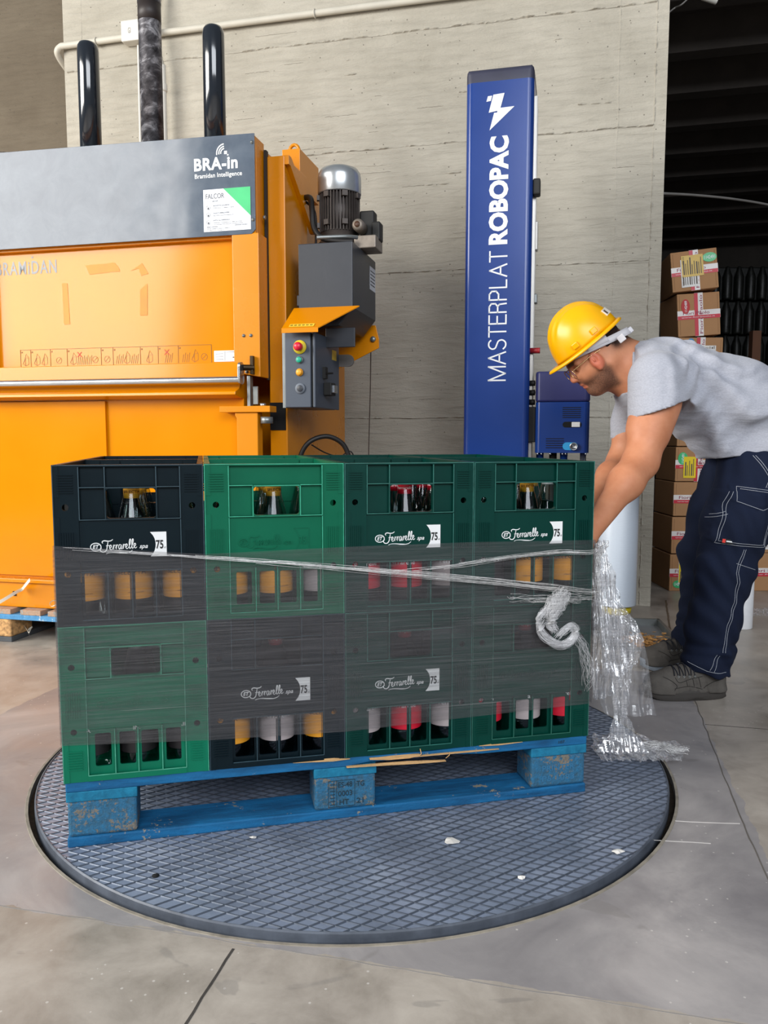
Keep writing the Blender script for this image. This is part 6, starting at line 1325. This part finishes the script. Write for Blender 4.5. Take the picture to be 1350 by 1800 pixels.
# ---- hard hat, band, glasses, hair
hat = bpy.data.objects.new('hard_hat', None); COL.objects.link(hat); hat.parent = man
M4 = Matrix(((HF[0], HS[0], HU[0], (HO-PX0)[0]), (HF[1], HS[1], HU[1], (HO-PX0)[1]), (HF[2], HS[2], HU[2], (HO-PX0)[2]), (0, 0, 0, 1))); hat.matrix_local = M4
M_hat = pm('yellow_hat_shell', '#f0ae00', .32, 0, .07, 7, .05, 30); M_band = pm('white_hat_band', '#d5d3d6', .5)
mb = MB(); NT_, NP = 72, 22; vs = []
CF, RF, RS, RH = -.008, .122, .108, .137
for i in range(NP+1):
    ph = PI/2*i/NP
    for k in range(NT_):
        a = 2*PI*k/NT_; x = CF+RF*math.cos(ph)**.9*math.cos(a) if i < NP else CF; y = RS*math.cos(ph)**.9*math.sin(a) if i < NP else 0; z = .057+RH*math.sin(ph)**1.0
        rg = sum(math.exp(-((y-c)/.006)**2) for c in (-.056, -.030, 0, .030, .056))*.0055*max(0, min(1, (z-.105)/.03)); vs.append((x, y, z+rg))
brim = []
for j, (e, dz) in enumerate(((.0, .004), (.010, .0), (.015, -.006), (.013, -.009), (.004, -.010))):
    for k in range(NT_):
        a = 2*PI*k/NT_; c_ = math.cos(a); vis = max(0, c_)**5; rr = 1+0*vis; ex_ = e*(1+.0*vis)+(vis*.030 if j in (1, 2, 3) else 0)*(1 if j else 0); dd = vis*.006 if j in (1, 2, 3) else 0
        brim.append((CF+(RF+ex_)*c_, (RS+e)*math.sin(a), .053+dz+dd))
allv = brim[::-1]; W_ = NT_
mb.add(vs, [(i*W_+k, i*W_+(k+1) % W_, (i+1)*W_+(k+1) % W_, (i+1)*W_+k) for i in range(NP) for k in range(W_)], True)
mb.add(brim+[], [(i*W_+k, (i+1)*W_+k, (i+1)*W_+(k+1) % W_, i*W_+(k+1) % W_) for i in range(4) for k in range(W_)], True)
o = mb.build('hat_shell', M_hat, hat); sd = o.modifiers.new('shell', 'SOLIDIFY'); sd.thickness = .0022; sd.offset = -1
for a_, s_ in ((95, -1), (-95, 1), (60, 1), (-60, 1)):
    q = MB(); q.box(-.012, .012, -.003, .006, -.010, .010); q.xf(Matrix.Translation((CF+(RF)*math.cos(R(a_)), (RS)*math.sin(R(a_)), .078)) @ Matrix.Rotation(R(a_)-PI/2, 4, 'Z')); q.build('side_slot', M_hat, hat, bevel=.003)
th_, ph_ = R(147), R(17); pt = Vector((CF+RF*math.cos(ph_)*math.cos(th_), RS*math.cos(ph_)*math.sin(th_), .057+RH*math.sin(ph_)))
nv = Vector((math.cos(ph_)*math.cos(th_)/RF, math.cos(ph_)*math.sin(th_)/RS, math.sin(ph_)/RH)).normalized(); xv = Vector((0, 0, 1)).cross(nv).normalized(); yv = nv.cross(xv)
MS = Matrix(((xv.x, yv.x, nv.x, pt.x), (xv.y, yv.y, nv.y, pt.y), (xv.z, yv.z, nv.z, pt.z), (0, 0, 0, 1)))
q = MB(); q.box(-.021, .021, -.013, .013, -.002, .0022); q.xf(MS); q.build('hat_sticker', pm('sticker_cream', '#e6ddd0', .6), hat)
q = MB(); q.box(-.017, -.003, -.009, .008, .0022, .0028); q.xf(MS); q.build('sticker_print', pm('sticker_brown', '#6b5748', .6), hat)
vs = []; NB_ = 64
for k in range(NB_+1):
    a = 2*PI*k/NB_; back = (1-math.cos(a))/2; uc = .056-.062*back**1.1; h_ = .010+.003*back; x = -.016+.112*math.cos(a)-(.012*back**3); y = .0865*math.sin(a)
    vs += [(x, y, uc-h_), (x*1.0, y*1.0, uc+h_)]
mb = MB(); mb.add(vs, [(2*k, 2*k+2, 2*k+3, 2*k+1) for k in range(NB_)], True); o = mb.build('head_band', M_band, hat, fixn=False); sd = o.modifiers.new('t', 'SOLIDIFY'); sd.thickness = .0025; sd.offset = 1
for s_ in (-1, 1):
    vs = []
    for k in range(9):
        t_ = k/8; x = .03-.075*t_; y = s_*(.0875+.0*t_); vs += [(x, y, .052-.008*t_), (x, y, .036-.020*t_)]
    mb = MB(); mb.add(vs, [(2*k, 2*k+2, 2*k+3, 2*k+1) for k in range(8)], True); o = mb.build('cradle_tab', M_band, hat, fixn=False); sd = o.modifiers.new('t', 'SOLIDIFY'); sd.thickness = .002
MB().box(-.152, -.128, -.018, .018, -.018, .002).build('band_adjuster', M_band, hat, bevel=.003)
for s_ in (-1, 1): MB().box(-.118, -.094, s_*.066-.003, s_*.066+.003, -.014, .010).xf(Matrix.Rotation(s_*-.35, 4, 'Z')).build('band_adjuster', M_band, hat, bevel=.002)
fh = Field(hd_(0, 0, 0)-.16, hd_(0, 0, 0)+.16, .0045); fh.ell(hd_(-.014, 0, .035), (.1035, .0790, .096), HM, 0); X, Y, Z = fh.grid(); Q = np.tensordot(HM.T, np.stack([X-HO[0], Y-HO[1], Z-HO[2]]), 1)
fh.F = np.maximum(fh.F, np.maximum(Q[0]+.035+.35*(Q[2]-.03), -(Q[2]-.002-.1*Q[0]))).astype(np.float32); mlink('hair', fh.mesh('hair'), pm('dark_cropped_hair', '#2a1d18', .95, 0, .3, 60, .8, 300, spec=.15), sm=3); del fh
gl = bpy.data.objects.new('glasses', None); COL.objects.link(gl); gl.parent = man; gl.matrix_local = M4; M_gold2 = pm('gold_wire', '#cfae7e', .25, .9)
for s_ in (-1, 1):
    mb = MB(); mb.tube([(-.004, s_*.0845, .014), (.03, s_*.082, .018), (.104, s_*.066, .016)], .0016, 8); mb.build('temple', M_gold2, gl)
    mb = MB(); mb.tube([(.108+.004*math.cos(a), s_*(.036+.0), .006) if False else (.106-.10*abs(.022*math.cos(a)+0)*.2, s_*.038+.024*math.cos(a), .004+.020*math.sin(a)) for a in [2*PI*k/24 for k in range(25)]], .0013, 6); mb.build('lens_rim', M_gold2, gl)
    mb = MB(); n = 24; mb.add([(.105, s_*.038+.023*math.cos(2*PI*k/n), .004+.019*math.sin(2*PI*k/n)) for k in range(n)]+[(.106, s_*.038, .004)], [(k, (k+1) % n, n) for k in range(n)], True); mb.build('lens', glassmat('spectacle_lens', (.96, .96, .95, 1), .05), gl, fixn=False)
mb = MB(); mb.tube([(.108, -.015, .010), (.111, 0, .013), (.108, .015, .010)], .0014, 6); mb.build('bridge', M_gold2, gl)
# collar of the T-shirt
cc = []
for k in range(41):
    a = 2*PI*k/40; base = A3(1101, 650, 2.76); d1 = A3(1105, 610, 2.76)-A3(1097, 690, 2.76); d1 = d1/2
    cc.append(Vector(tuple(base+d1*math.cos(a)*1.02+np.array([0, .080*math.sin(a), 0])+np.array([-.012, 0, 0])*max(0, -math.cos(a))-PX0)))
mb = MB(); mb.tube(cc, .006, 8, cap=False); mb.build('collar', MATS['heather_grey_jersey'], shirt)

for (x, y, w_, lab) in ((793, 1478, .022, 'small torn white scrap lying near the front middle of the turntable'), (1086, 1497, .016, 'tiny clear film scrap near the right edge of the turntable'), (916, 1542, .010, 'tiny pale chip near the front rim of the turntable'), (445, 1472, .009, 'tiny pale chip in front of the pallet on the turntable')):
    c = Vector((0, 0, .87)); d = at(x, y, 1.)-c; p_ = c+d*((.003-c.z)/d.z); r3 = random.Random(int(x)); mb = MB(); n_ = 9
    ring = [(p_.x+w_*r3.uniform(.5, 1)*math.cos(2*PI*k/n_), p_.y+w_*.7*r3.uniform(.4, 1)*math.sin(2*PI*k/n_), .0022+r3.uniform(0, .003)) for k in range(n_)]
    mb.add(ring+[(a, b, c_-.0012) for a, b, c_ in ring]+[(p_.x, p_.y, .006), (p_.x, p_.y, .0035)], [(k, (k+1) % n_, 2*n_) for k in range(n_)]+[(n_+(k+1) % n_, n_+k, 2*n_+1) for k in range(n_)]+[(k, n_+k, n_+(k+1) % n_, (k+1) % n_) for k in range(n_)])
    tag(mb.build('scrap', pm('pale_scrap', '#d8d5cf', .7)), lab, 'scrap')
